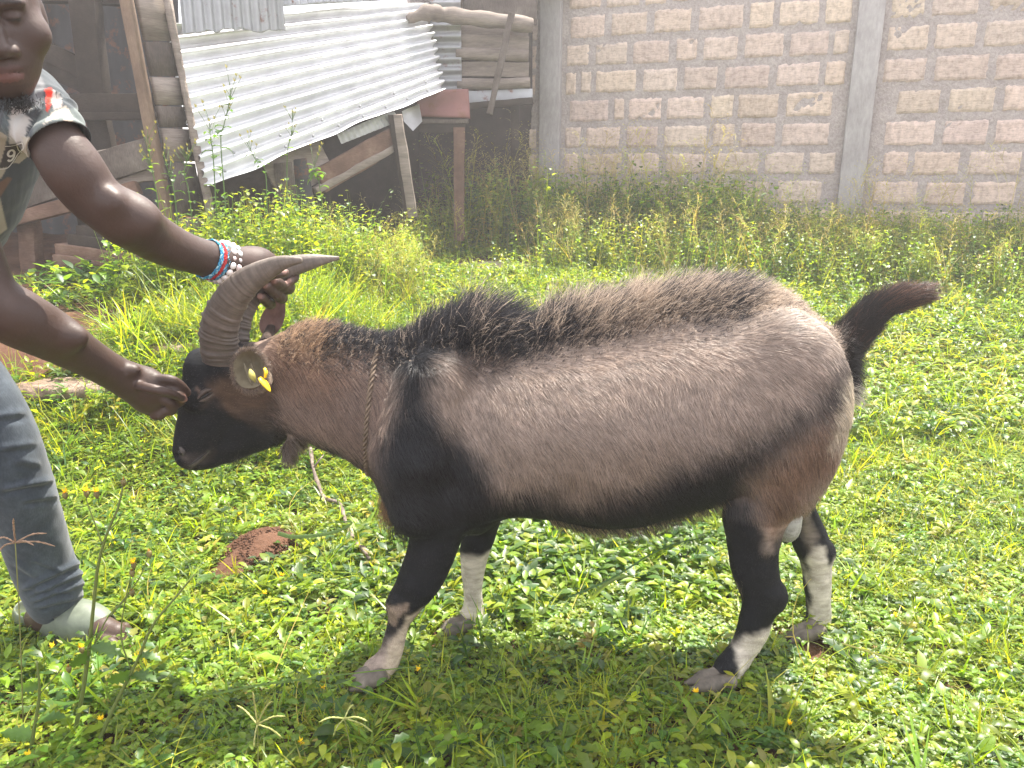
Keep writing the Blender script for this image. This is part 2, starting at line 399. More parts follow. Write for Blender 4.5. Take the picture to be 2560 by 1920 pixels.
def corrugated(name, tl, tr, br, bl, n_ridge, amp, mat, parent=None, along=True, seed=0, wob=.004, nu=90, shape=1, origin=None, dent=0, thick=.0012, edge_wob=0):
    """sheet between four corners; ridges run from left to right (along) or top to bottom"""
    tl, tr, br, bl = [np.array(v, float) for v in (tl, tr, br, bl)]
    k = n_ridge * 12 + 1; nl = nu
    A, B = (k, nl) if along else (nl, k)                   # rows (v), cols (u)
    U, W = np.meshgrid(np.linspace(0, 1, B), np.linspace(0, 1, A)); u = U[..., None]; v = W[..., None]
    Pn = tl * (1 - u) * (1 - v) + tr * u * (1 - v) + br * u * v + bl * (1 - u) * v
    nrm = np.cross(tr - tl, bl - tl); nrm /= np.linalg.norm(nrm)
    if nrm[1] > 0: nrm = -nrm
    ph = (W if along else U) * n_ridge * 2 * math.pi
    s = np.cos(ph); s = np.sign(s) * np.abs(s) ** shape
    q = np.stack([U, W, U * 0 + seed], -1).reshape(-1, 3)
    off = amp * s + wob * vnoise(q, 3, seed).reshape(s.shape) + dent * vnoise(q, 7, seed + 1).reshape(s.shape)
    Pn = Pn + nrm * off[..., None]
    if edge_wob:
        e = edge_wob * vnoise(q, 11, seed + 5).reshape(s.shape) * np.abs(2 * W - 1) ** 6 ; Pn = Pn + (bl - tl) / np.linalg.norm(bl - tl) * e[..., None]
    i = (np.arange(A - 1)[:, None] * B + np.arange(B - 1)[None]).ravel()
    o = mesh_np(name, Pn.reshape(-1, 3), np.stack([i, i + 1, i + B + 1, i + B], 1), mat, parent, origin=origin)
    m = o.modifiers.new('s', 'SOLIDIFY'); m.thickness = thick; m.offset = 0
    return o
# the big bright sheet
def fY(Y): return Y if Y >= 7 else 4.9 + .6 * (Y - 3.5)
def D2(x, y, Y): return D(x, y, fY(Y))
def P2(x, y, Y): return P(x, y, fY(Y))
def kY(Yp): return 1 if Yp >= 7 else Yp / ((Yp - 4.9) / .6 + 3.5)
c_bl, c_tl, c_tr, c_br = P2(513, 470, 3.55), P2(411, 62, 3.85), P2(1066, 8, 7.3), P2(1110, 224, 6.75)
big = corrugated('corrugated_sheet', c_tl, c_tr, c_br, c_bl, 11, .029, GALV, seed=3, nu=160, shape=.8, wob=.004, dent=.0004, origin=c_bl, edge_wob=.012)
tag(big, 'long bright galvanised corrugated iron sheet slanting up between the timber post and the block wall', 'metal sheet')
def nail(q):
    nl = MB(); nl.box(q + Vector((.022, -.012, .014)), (.014, .014, .018)); nl.build('nail', GALVD, big)
for i in range(9):
    t = .06 + i * .105; nail(c_bl.lerp(c_br, t).lerp(c_tl.lerp(c_tr, t), .045))
for i in range(6):
    t = .1 + i * .16; nail(c_bl.lerp(c_br, t).lerp(c_tl.lerp(c_tr, t), .135))
# dull vertical sheets lapped over its top
def sheet(name, q, n, amp, mat, label, along=False, seed=0, **kw):
    o = corrugated(name, q[0], q[1], q[2], q[3], n, amp, mat, along=along, seed=seed, origin=q[3], **kw); tag(o, label, 'metal sheet'); return o
sheet('corrugated_sheet', (P2(442, -60, 3.78), P2(700, -70, 4.55), P2(712, 76, 4.6), P2(455, 84, 3.76)), 11, .010, GALVD,
      'bent dull grey corrugated sheet hanging over the top left of the bright sheet', seed=8, wob=.002, dent=.0006, nu=50, edge_wob=.02)
sheet('corrugated_sheet', (P2(700, -70, 4.7), P2(960, -70, 6.1), P2(950, 2, 6.1), P2(705, 16, 4.72)), 14, .010, GALVD,
      'dull grey corrugated sheet edge peeping over the top middle of the bright sheet', seed=9, wob=.01, dent=.006, nu=30)

# open dark shed behind the person
def plank(root, name, a, b, wd, th, mat, up=(0, 0, 1), wob=.004, seed=0):
    k_ = kY((a.y + b.y) / 2); m = MB(); m.bar(a, b, wd * k_, th * k_, up, wob, seed); return m.build(name, mat, root, bevel=.003)
def Dp(x, y, Y): return D2(x, y, Y)
shed = empty('timber_shed', 'dark open timber shed of rough posts and planks behind the person', 'shed', (-3.0, 5.2, .4))
sx = MB()
# main corner post: orange edge and broad boarded face
plank(shed, 'post', D2(262, -60, 3.5), D2(374, 540, 3.5), .042, .05, ORANGEW, (1, 0, 0), .004, 1)
fc = [(305, -60, 350, 92), (306, 88, 352, 92), (0, 0, 0, 0)]
ys = [-60, 89, 165, 228, 276, 350, 470, 560]
for i in range(len(ys) - 1):                              # short boards nailed up the face
    x0 = 268 + (ys[i] + 60) * .187; x1 = 268 + (ys[i + 1] + 60) * .187
    m = MB(); a = [D2(x0 + 22, ys[i] + 1, 3.53), D2(362 + (ys[i]) * .17, ys[i] + 3, 3.72), D2(362 + (ys[i + 1]) * .17, ys[i + 1] - 1, 3.72), D2(x1 + 22, ys[i + 1] - 2, 3.53)]
    f = [tuple(v) for v in a]; n = Vector((-.1, .03, 0)); f += [tuple(v + n * .3) for v in a]
    m.add(f, [(0, 1, 2, 3), (7, 6, 5, 4), (0, 4, 5, 1), (1, 5, 6, 2), (2, 6, 7, 3), (3, 7, 4, 0)])
    m.build('face_board', WOOD if i % 2 else WOODX, shed)
# eaten edge strip between boards and sheet
m = MB(); m.tube([D2(352, -60, 3.70), D2(372, 60, 3.72), D2(400, 200, 3.70), D2(425, 320, 3.66), D2(450, 430, 3.62), D2(462, 520, 3.6)], [.05, .042, .03, .042, .05, .042], 7, .25, 4, .5)
m.build('edge_post', WOODX, shed)
# inner frame
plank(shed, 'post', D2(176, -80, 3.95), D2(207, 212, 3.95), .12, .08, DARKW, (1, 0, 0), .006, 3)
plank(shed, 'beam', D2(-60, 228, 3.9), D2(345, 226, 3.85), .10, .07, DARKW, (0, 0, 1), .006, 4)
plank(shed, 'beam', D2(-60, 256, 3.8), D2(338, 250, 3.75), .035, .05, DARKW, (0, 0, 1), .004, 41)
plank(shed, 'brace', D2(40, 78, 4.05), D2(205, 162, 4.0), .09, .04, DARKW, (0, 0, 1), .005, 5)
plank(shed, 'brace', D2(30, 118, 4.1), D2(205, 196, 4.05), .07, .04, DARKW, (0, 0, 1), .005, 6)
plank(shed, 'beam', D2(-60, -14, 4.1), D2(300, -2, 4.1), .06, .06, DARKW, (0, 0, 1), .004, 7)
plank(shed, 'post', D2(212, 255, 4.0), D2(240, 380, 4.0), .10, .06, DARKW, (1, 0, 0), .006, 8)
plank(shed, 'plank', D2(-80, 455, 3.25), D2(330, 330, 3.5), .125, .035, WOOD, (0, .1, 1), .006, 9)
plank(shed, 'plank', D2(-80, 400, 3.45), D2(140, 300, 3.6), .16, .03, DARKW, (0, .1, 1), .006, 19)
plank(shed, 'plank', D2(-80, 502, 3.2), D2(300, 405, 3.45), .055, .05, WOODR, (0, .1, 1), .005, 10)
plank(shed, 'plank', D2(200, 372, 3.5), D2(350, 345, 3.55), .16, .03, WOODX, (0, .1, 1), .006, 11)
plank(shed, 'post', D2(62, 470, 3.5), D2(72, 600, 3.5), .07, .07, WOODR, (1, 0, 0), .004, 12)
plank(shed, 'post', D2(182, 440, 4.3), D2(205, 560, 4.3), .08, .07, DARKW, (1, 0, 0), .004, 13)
# back and side close it off; unseen roof added to keep the inside dark
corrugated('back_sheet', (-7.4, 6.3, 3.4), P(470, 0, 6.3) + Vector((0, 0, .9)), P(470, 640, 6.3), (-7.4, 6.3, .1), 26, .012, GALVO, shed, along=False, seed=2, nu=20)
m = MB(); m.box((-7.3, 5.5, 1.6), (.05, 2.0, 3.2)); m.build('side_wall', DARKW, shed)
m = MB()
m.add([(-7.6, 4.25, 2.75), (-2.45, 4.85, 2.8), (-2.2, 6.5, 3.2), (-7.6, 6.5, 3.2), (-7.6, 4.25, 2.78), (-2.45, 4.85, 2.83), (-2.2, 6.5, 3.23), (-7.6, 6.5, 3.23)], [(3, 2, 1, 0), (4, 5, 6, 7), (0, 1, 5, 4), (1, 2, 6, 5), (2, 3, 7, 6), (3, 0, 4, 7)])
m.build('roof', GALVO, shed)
# inner partition added below the big sheet so the dark stays dark
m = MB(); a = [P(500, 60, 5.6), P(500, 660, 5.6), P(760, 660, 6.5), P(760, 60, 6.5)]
m.add([tuple(v) for v in a] + [tuple(v + Vector((-.03, .03, 0))) for v in a], [(0, 1, 2, 3), (7, 6, 5, 4), (0, 4, 5, 1), (1, 5, 6, 2), (2, 6, 7, 3), (3, 7, 4, 0)]); m.build('dark_panel', DARKW, shed)

# pile of old boards in the dark
rs = RS(31)
for i, (x0, y0, x1, y1, lab) in enumerate([(138, 560, 350, 592, 'lowest'), (144, 538, 350, 566, 'second lowest'), (170, 519, 350, 541, 'second highest'), (188, 500, 350, 520, 'topmost')]):
    a, b = D2(x0, y0, 3.25 + i * .05), D2(x1, y1, 3.1 + i * .05)
    m = MB(); m.bar(a, b, .08, .2, (0, 0, 1), .006, 50 + i); o = m.build('old_board', WOODR if i < 2 else DARKW, bevel=.003, origin=a)
    tag(o, '%s reddish board in the short pile beside the weeds in the shed mouth' % lab, 'board', 'piled old boards')

# lean-to between bright sheet and block wall
lean = empty('lean_to', 'low patched lean-to of logs, planks and metal scraps against the block wall', 'shed', (-.3, 7.2, .4))
Y1 = 7.35
pl = [(118, 158, WOODX), (75, 92, WOOD), (130, 157, WOODX), (195, 228, GALVO)]
plank(lean, 'plank', D2(990, 90, Y1), D2(1142, 95, Y1), .125, .03, WOODX, (0, 0, 1), .006, 21)
plank(lean, 'plank', D2(990, 149, Y1), D2(1142, 152, Y1), .125, .03, WOODX, (0, 0, 1), .005, 22)
plank(lean, 'plank', D2(985, 66, Y1 + .05), D2(1142, 74, Y1 + .05), .09, .03, WOODX, (0, 0, 1), .006, 23)
plank(lean, 'plank', D2(1002, 212, Y1), D2(1150, 208, Y1), .125, .03, GALVD, (0, 0, 1), .006, 24)
plank(lean, 'plank', D2(1000, 25, Y1 + .1), D2(1160, 25, Y1 + .1), .22, .03, WOOD, (0, 0, 1), .006, 25)
plank(lean, 'back_plank', D2(990, 120, Y1 + .12), D2(1150, 120, Y1 + .12), .75, .02, DARKW, (0, 0, 1), .004, 26)
for nm, pts, r, sd in (('log', [D2(985, 116, Y1 - .02), D2(1060, 118, Y1 - .02), D2(1142, 120, Y1 - .02)], [.052, .055, .05], 1), ('log', [D2(988, 180, Y1 - .02), D2(1060, 182, Y1 - .02), D2(1145, 178, Y1 - .02)], [.05, .05, .045], 2)):
    m = MB(); m.tube(spline(pts, 9), list(np.interp(np.linspace(0, 1, 9), [0, .5, 1], r)), 12, .06, sd); m.build(nm, WOODX, lean, True)
m = MB(); m.tube(spline([D2(880, 42, 6.9), D2(925, 27, 7.0), D2(960, 32, 7.1), D2(1050, 42, 7.18), D2(1150, 55, 7.25)], 22), [.03 + .035 * min(1, i / 5) + .008 * math.sin(i * 1.7) for i in range(22)], 12, .07, 5); m.build('log', WOODX, lean, True)
corrugated('corrugated_panel', D2(928, -20, 7.3), D2(995, -20, 7.3), D2(998, 198, 7.3), D2(930, 200, 7.3), 9, .016, GALVD, lean, along=True, seed=4, nu=12)
corrugated('metal_flap', D2(896, 196, 6.95), D2(1012, 192, 7.0), D2(1016, 256, 6.95), D2(905, 252, 6.9), 1, .004, REDM, lean, along=True, seed=6, nu=20, wob=.012)
m = MB(); a = [D2(868, 240, 6.3), D2(905, 225, 6.3), D2(912, 262, 6.25), D2(892, 283, 6.2), D2(872, 262, 6.25)]
m.add([tuple(v) for v in a] + [tuple(v + Vector((0, .01, 0))) for v in a], [(0, 1, 2, 3, 4), (9, 8, 7, 6, 5)] + [(i, (i + 1) % 5, 5 + (i + 1) % 5, 5 + i) for i in range(5)]); m.build('metal_scrap', metal('pale_scrap', (.5, .5, .5), .6, .3), lean)
plank(lean, 'lintel', D2(895, 263, 6.95), D2(1012, 262, 6.95), .035, .06, WOOD, (0, 0, 1), .003, 27)
plank(lean, 'lintel', D2(905, 275, 7.0), D2(1005, 275, 7.0), .09, .06, DARKW, (0, 0, 1), .003, 28)
plank(lean, 'post', D2(992, 275, 7.0), D2(992, 520, 7.0), .095, .09, WOODR, (1, 0, 0), .004, 29)
plank(lean, 'post', D2(848, 248, 5.85), D2(884, 470, 5.85), .06, .06, DARKW, (1, 0, 0), .004, 30)
plank(lean, 'post', D2(859, 248, 5.80), D2(893, 470, 5.80), .065, .05, WOODX, (1, 0, 0), .006, 31)
plank(lean, 'brace', D2(690, 392, 4.95), D2(850, 300, 5.9), .16, .03, WOODR, (0, 0, 1), .006, 32)
plank(lean, 'brace', D2(680, 412, 4.9), D2(852, 318, 5.9), .045, .05, WOODX, (0, 0, 1), .006, 33)
plank(lean, 'brace', D2(590, 400, 4.6), D2(700, 330, 5.1), .26, .02, WOODX, (0, 0, 1), .006, 34)
plank(lean, 'plank', D2(640, 345, 4.8), D2(662, 450, 4.8), .12, .02, GALVO, (1, 0, 0), .006, 35)
plank(lean, 'plank', D2(610, 352, 4.6), D2(628, 460, 4.6), .10, .02, WOOD, (1, 0, 0), .006, 36)
corrugated('valance', D2(726, 290, 5.35), D2(848, 238, 6.0), D2(862, 262, 6.0), D2(736, 312, 5.35), 11, .008, metal('white_scrap', (.52, .53, .52), .6, .2), lean, along=False, seed=12, nu=10, wob=.006)
# back of the lean-to and dark inside
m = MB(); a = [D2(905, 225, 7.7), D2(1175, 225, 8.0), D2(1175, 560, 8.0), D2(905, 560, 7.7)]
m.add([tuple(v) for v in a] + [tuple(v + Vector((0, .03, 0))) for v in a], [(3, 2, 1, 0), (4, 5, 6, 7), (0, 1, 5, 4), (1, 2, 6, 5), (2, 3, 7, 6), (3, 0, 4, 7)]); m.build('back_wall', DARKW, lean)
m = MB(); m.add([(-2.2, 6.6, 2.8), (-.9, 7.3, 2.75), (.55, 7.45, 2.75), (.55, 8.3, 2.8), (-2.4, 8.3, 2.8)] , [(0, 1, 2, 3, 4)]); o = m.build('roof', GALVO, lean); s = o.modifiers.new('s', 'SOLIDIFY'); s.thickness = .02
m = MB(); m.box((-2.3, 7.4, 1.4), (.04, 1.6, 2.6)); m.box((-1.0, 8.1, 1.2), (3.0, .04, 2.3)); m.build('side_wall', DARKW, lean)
plank(lean, 'sill', D2(990, 232, 7.2), D2(1150, 218, 7.3), .06, .08, DARKW, (0, 0, 1), .003, 37)
plank(lean, 'post', D2(1112, 225, 7.5), D2(1112, 420, 7.5), .08, .06, DARKW, (1, 0, 0), .003, 38)
m = MB(); m.bar(D2(1105, 28, 7.1), D2(1058, 247, 7.0), .055, .03, (1, 0, 0), .006, 77); o = m.build('leaning_plank', WOOD, bevel=.003, origin=D2(1058, 247, 7.0)); tag(o, 'narrow pale split plank leaning slantwise over the lean-to boards', 'plank')

# ------------------------------------------------------------------ stones, stick
STONE = noisy('stone', [(.3, (.16, .11, .08)), (.5, (.30, .22, .165)), (.75, (.42, .33, .26))], 9, .95, .1, bs=1, bd=.02, fine=(50, .5))
def slab(c, sx_, sy_, sz_, seed, label, rot=0, mat=STONE):
    s = SDF((-sx_ - .03, -sy_ - .03, -sz_ - .03), (sx_ + .03, sy_ + .03, sz_ + .03), max(sx_ / 30, .008)); r = RS(seed)
    s.ell((0, 0, 0), (sx_ * .9, sy_ * .9, sz_ * .9), .02)
    for _ in range(9): s.ell((r.uniform(-.6, .6) * sx_, r.uniform(-.5, .5) * sy_, r.uniform(-.2, .2) * sz_), (sx_ * r.uniform(.2, .4), sy_ * r.uniform(.3, .5), sz_ * r.uniform(.4, .8)), .02)
    V, F = s.mesh(1); V = V + vnormals(V, F) * (.006 * vnoise(V, 25, seed) + .003 * vnoise(V, 70, seed + 1))[:, None]; V[:, 2] = np.minimum(V[:, 2], sz_ * .62 + .006 * vnoise(V, 20, 3))
    a = rad(rot); V = V @ np.array([[math.cos(a), math.sin(a), 0], [-math.sin(a), math.cos(a), 0], [0, 0, 1]])
    o = mesh_np('stone', V + np.array(c), F, mat, origin=c); tag(o, label, 'stone'); return o
g = G(190, 985); slab((g.x - .05, g.y, g.z + .02), .26, .10, .055, 3, 'flat mossy stone slab beside the grey trousers below the bare hand', 8)
g = G(445, 885); slab((g.x - .02, g.y + .03, g.z + .01), .16, .09, .05, 4, 'smaller pale flat stone lying between grass just behind the goat horns', 5)
g = G(1080, 622); slab((g.x, g.y, g.z + .02), .50, .16, .05, 6, 'long flat weathered slab lying in the weeds before the lean-to', 6)
g = G(1220, 665); slab((g.x, g.y, g.z - .01), .62, .40, .04, 7, 'broad pale patch of bare rock behind the goat withers', -5, noisy('pale_rock', [(.3, (.28, .22, .18)), (.6, (.42, .34, .28))], 6, .95, .1, bs=.8, bd=.02, fine=(40, .4)))
g = G(1560, 655); slab((g.x, g.y, g.z - .01), .5, .2, .04, 8, 'low worn rock strip behind the long hair on the goat back', 3)
BARK = noisy('bark', [(.3, (.06, .048, .04)), (.5, (.14, .11, .095)), (.7, (.30, .25, .21))], 40, .9, .1, bs=.8, bd=.004)
k = [(778, 1150), (786, 1210), (800, 1245), (815, 1275), (850, 1300), (868, 1345), (890, 1385), (910, 1415), (925, 1440)]
pts = [];
for i, (x, y) in enumerate(k):
    g = G(x, y); pts.append(Vector((g.x, g.y, g.z + .048 + .012 * math.sin(i * 1.9))))
m = MB(); m.tube(spline(pts, 30), [.0065 + .002 * math.sin(i * 1.3) for i in range(30)], 8, .14, 3); m.tube([pts[1], pts[1] + Vector((.02, .03, .025)), pts[1] + Vector((.025, .06, .03))], [.004, .003, .002], 6, .1, 4)
o = m.build('stick', BARK, shade=True, origin=pts[0]); tag(o, 'crooked grey and brown stick lying in the grass below the goat throat', 'stick')
# ================================================================== goat
GY = 1.56                                                 # its mid plane
goat = empty('goat', 'large billy goat, grey-brown and black with cream lower legs, held by its curved horn', 'goat', (float(P(1450, 1500, GY).x), GY, .02))
def prof(x, tab): return np.interp(x, [t[0] for t in tab], [t[1] for t in tab])
def build_goat():
    h = .0052
    s = SDF((-.80, GY - .34, .0), (.80, GY + .34, 1.05), h)
    # torso as a loft between traced back and belly lines (photo px / 1.157), half width in m
    T = [(828, 770, 985, .085), (860, 758, 1040, .115), (900, 742, 1092, .140), (960, 722, 1128, .158), (1030, 722, 1138, .168), (1100, 730, 1100, .180),
         (1200, 712, 1104, .200), (1300, 695, 1120, .214), (1400, 672, 1112, .214), (1500, 655, 1086, .202), (1600, 650, 1055, .186), (1690, 664, 1030, .168), (1735, 690, 1000, .145), (1782, 722, 950, .11), (1810, 775, 890, .06)]
    q = []
    for x, a, b, w_ in T:
        A = D(x, a, GY); B = D(x, b, GY); q.append((A.x, A.z, B.z, w_))
    q = spline(q, 90); xs, zt, zb, ww = q.T
    def torso(X, Y, Z):
        xx = X.ravel(); a = np.interp(xx, xs, zt)[:, None, None]; b = np.interp(xx, xs, zb)[:, None, None]; w_ = np.interp(xx, xs, ww)[:, None, None]
        c = (a + b) / 2; rz = (a - b) / 2
        zz = (Z - c) / rz; wz = w_ * (1 - .10 * np.clip(zz, -1, 1) - .10 * np.clip(zz, 0, 1) ** 2)   # deeper below than above
        k0 = np.sqrt(zz ** 2 + ((Y - GY) / wz) ** 2); dd = (k0 - 1) * np.minimum(rz, w_) * .9
        ex = np.maximum(xs[0] - X, X - xs[-1])
        return np.where(ex > 0, np.sqrt(np.maximum(dd, 0) ** 2 + ex ** 2), dd)
    s.put(torso, (xs[0], GY - .23, zb.min()), (xs[-1], GY + .23, zt.max()), .03)
    e = 1 / 1026.
    def d3(x, y, dy=0): v = D(x, y, GY); return (v.x, GY + dy, v.z)
    # neck
    s.chain([d3(895, 900), d3(845, 880), d3(790, 866), d3(730, 848), d3(670, 832), d3(610, 828), d3(560, 842)], [.160, .140, .125, .117, .108, .096, .082], .04, (1, .68, 1), 16)
    # head: skull, cheek, muzzle, jaw
    s.chain([d3(505, 818), d3(470, 868), d3(445, 915), d3(424, 955), d3(413, 975)], [.078, .070, .056, .043, .034], .03, (1, .74, 1), 14)
    s.chain([d3(570, 860), d3(548, 908), d3(500, 950), d3(452, 978)], [.082, .062, .040, .028], .03, (1, .62, 1), 12)
    s.ell(d3(415, 986), (.030, .030, .024), .02); s.ell(d3(440, 996), (.030, .024, .016), .014)
    s.ell(d3(433, 800), (.030, .045, .045), .03)
    for sg in (-1, 1):
        s.ell(d3(438, 843, sg * .052), (.034, .020, .024), .02)          # brow over the shut eye
        s.ell(d3(441, 858, sg * .056), (.017, .014, .014), .010)
        s.cone(d3(428, 866, sg * .062), d3(455, 848, sg * .072), .0035, .003, .004, (1, 1, 1), True)
        s.cone(d3(424, 984, sg * .040), d3(402, 1006, sg * .033), .003, .0028, .006, (1, 1, 1), True)
        s.cone(d3(447, 982, sg * .043), d3(424, 984, sg * .040), .003, .003, .006, (1, 1, 1), True)
        s.cone(d3(389, 979, sg * .018), d3(395, 970, sg * .034), .0075, .005, .008, (1, 1, 1), True)   # nostril
        s.ell(d3(520, 800, sg * .05), (.04, .02, .035), .02)
        s.chain([d3(640, 935, sg * .035), d3(636, 955, sg * .04), d3(634, 970, sg * .042)], [.010, .012, .011], .012)  # wattles
    # shoulders, haunches
    for sg in (-1, 1):
        s.chain([d3(950, 800, sg * .10), d3(905, 930, sg * .125), d3(920, 1050, sg * .12)], [.065, .075, .06], .045)
        s.ell(d3(1675, 810, sg * .09), (.112, .080, .16), .05, Matrix.Rotation(rad(-20), 4, 'Y'))
        s.ell(d3(1665, 930, sg * .105), (.100, .068, .135), .045)
    # chest and brisket
    s.ell(d3(866, 1020), (.045, .07, .08), .04); s.ell(d3(915, 1078), (.055, .07, .05), .035)
    # legs: (px of the full photo x0, x1, y, depth) traced edges
    def leg(rows, ysc, k=.03):
        pts = []; rs_ = []
        for x0, x1, y, Y in rows:
            a = P(x0, y, Y); b = P(x1, y, Y); pts.append((a + b) / 2); rs_.append((b - a).length / 2)
        pr = spline([tuple(p) + (r,) for p, r in zip(pts, rs_)], len(rows) * 3)
        for i in range(len(pr) - 1):
            s.cone(pr[i, :3], pr[i + 1, :3], pr[i, 3] * .97, pr[i + 1, 3] * .97, k if i < 3 else .008, (1, ysc, 1))
    f = 2.074
    def r4(a, b, y, Y): return (800 + a / f, 800 + b / f, 1100 + y / f, Y)
    def r5(a, b, y, Y): return (1600 + a / f, 1600 + b / f, 1100 + y / f, Y)
    Yn, Yf = 1.455, 1.675
    leg([r4(430, 800, 250, 1.46), r4(455, 765, 380, 1.46), r4(468, 728, 500, Yn), r4(448, 690, 600, Yn), r4(420, 650, 690, Yn), r4(388, 590, 770, Yn), r4(362, 512, 850, Yn), r4(362, 468, 930, Yn), r4(348, 440, 1000, Yn), r4(322, 425, 1080, Yn - .005), r4(285, 405, 1150, Yn - .01), r4(230, 365, 1195, Yn - .02), r4(215, 330, 1215, Yn - .02)], .82)
    leg([r4(700, 950, 250, Yf - .04), r4(740, 925, 420, Yf), r4(732, 895, 520, Yf), r4(730, 866, 610, Yf), r4(738, 846, 700, Yf), r4(752, 838, 790, Yf), r4(746, 848, 875, Yf), r4(725, 846, 925, Yf - .01), r4(695, 815, 955, Yf - .02)], .8)
    leg([r5(560, 900, 150, 1.46), r5(500, 850, 250, 1.46), r5(430, 770, 370, Yn), r5(446, 740, 460, Yn), r5(462, 716, 540, Yn), r5(470, 712, 620, Yn), r5(490, 714, 690, Yn), r5(522, 728, 765, Yn), r5(540, 748, 815, Yn), r5(532, 702, 880, Yn), r5(514, 670, 950, Yn), r5(500, 650, 1010, Yn), r5(464, 600, 1090, Yn), r5(418, 562, 1150, Yn - .01), r5(370, 520, 1200, Yn - .02)], .74)
    leg([r5(640, 900, 200, Yf - .05), r5(740, 900, 330, Yf - .02), r5(772, 935, 440, Yf), r5(796, 968, 520, Yf), r5(832, 1000, 590, Yf), r5(848, 990, 660, Yf), r5(858, 990, 760, Yf), r5(868, 985, 860, Yf), r5(862, 985, 930, Yf), r5(835, 975, 985, Yf - .01), r5(805, 945, 1005, Yf - .02)], .76)
    # heel knobs
    s.ell(P(1600 + 715 / f, 1100 + 815 / f, Yn), (.020, .018, .028), .012); s.ell(P(1600 + 975 / f, 1100 + 585 / f, Yf), (.018, .016, .026), .012)
    s.ell(P(800 + 430 / f, 1100 + 850 / f, Yn), (.034, .028, .034), .015)
    # pastern ends, parted below into two toes (the hooves follow)
    # scrotum-side fold and udder-pale pouch behind the near thigh
    s.ell(P(1968, 1300, 1.58), (.032, .035, .055), .02)
    # dock of the tail
    s.chain([d3(1808, 750), d3(1858, 703), d3(1895, 668), d3(1940, 645)], [.034, .024, .016, .010], .03)
    # dewlap hair lump
    V, F = s.mesh(2)
    return V, F
gV, gF = build_goat()
gN = vnormals(gV, gF)
# shallow muscle and skin relief, crease under the collar
# ---- coat pattern laid out on the side of the animal (x,z at its near flank)
def side_uv(V, Yp=None):
    """flank coordinates in the units of the traced outlines: perpendicular map of (x,z)"""
    V = np.asarray(V); t = np.zeros((len(V), 2))
    if Yp is None: Yp = GY - np.abs(V[:, 1] - GY)
    # projection of the point moved to the plane y=Yp from the fixed trace point
    b = (V[:, 2] - CAM_H) / Yp; # z/y slope
    # invert P(): slope=(v*cp-sp)/(cp+v*sp)
    v = (b * _cp + _sp) / (_cp - b * _sp); u = V[:, 0] / Yp * (_cp + v * _sp)
    t[:, 0] = 1280 + u * FPX; t[:, 1] = 960 - v * FPX
    return t
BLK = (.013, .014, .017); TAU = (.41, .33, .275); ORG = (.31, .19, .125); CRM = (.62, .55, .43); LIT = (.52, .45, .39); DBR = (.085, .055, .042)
def pxl(L, ox, oy, f): return [(ox + a / f, oy + b / f) for a, b in L]
f2 = 2.074
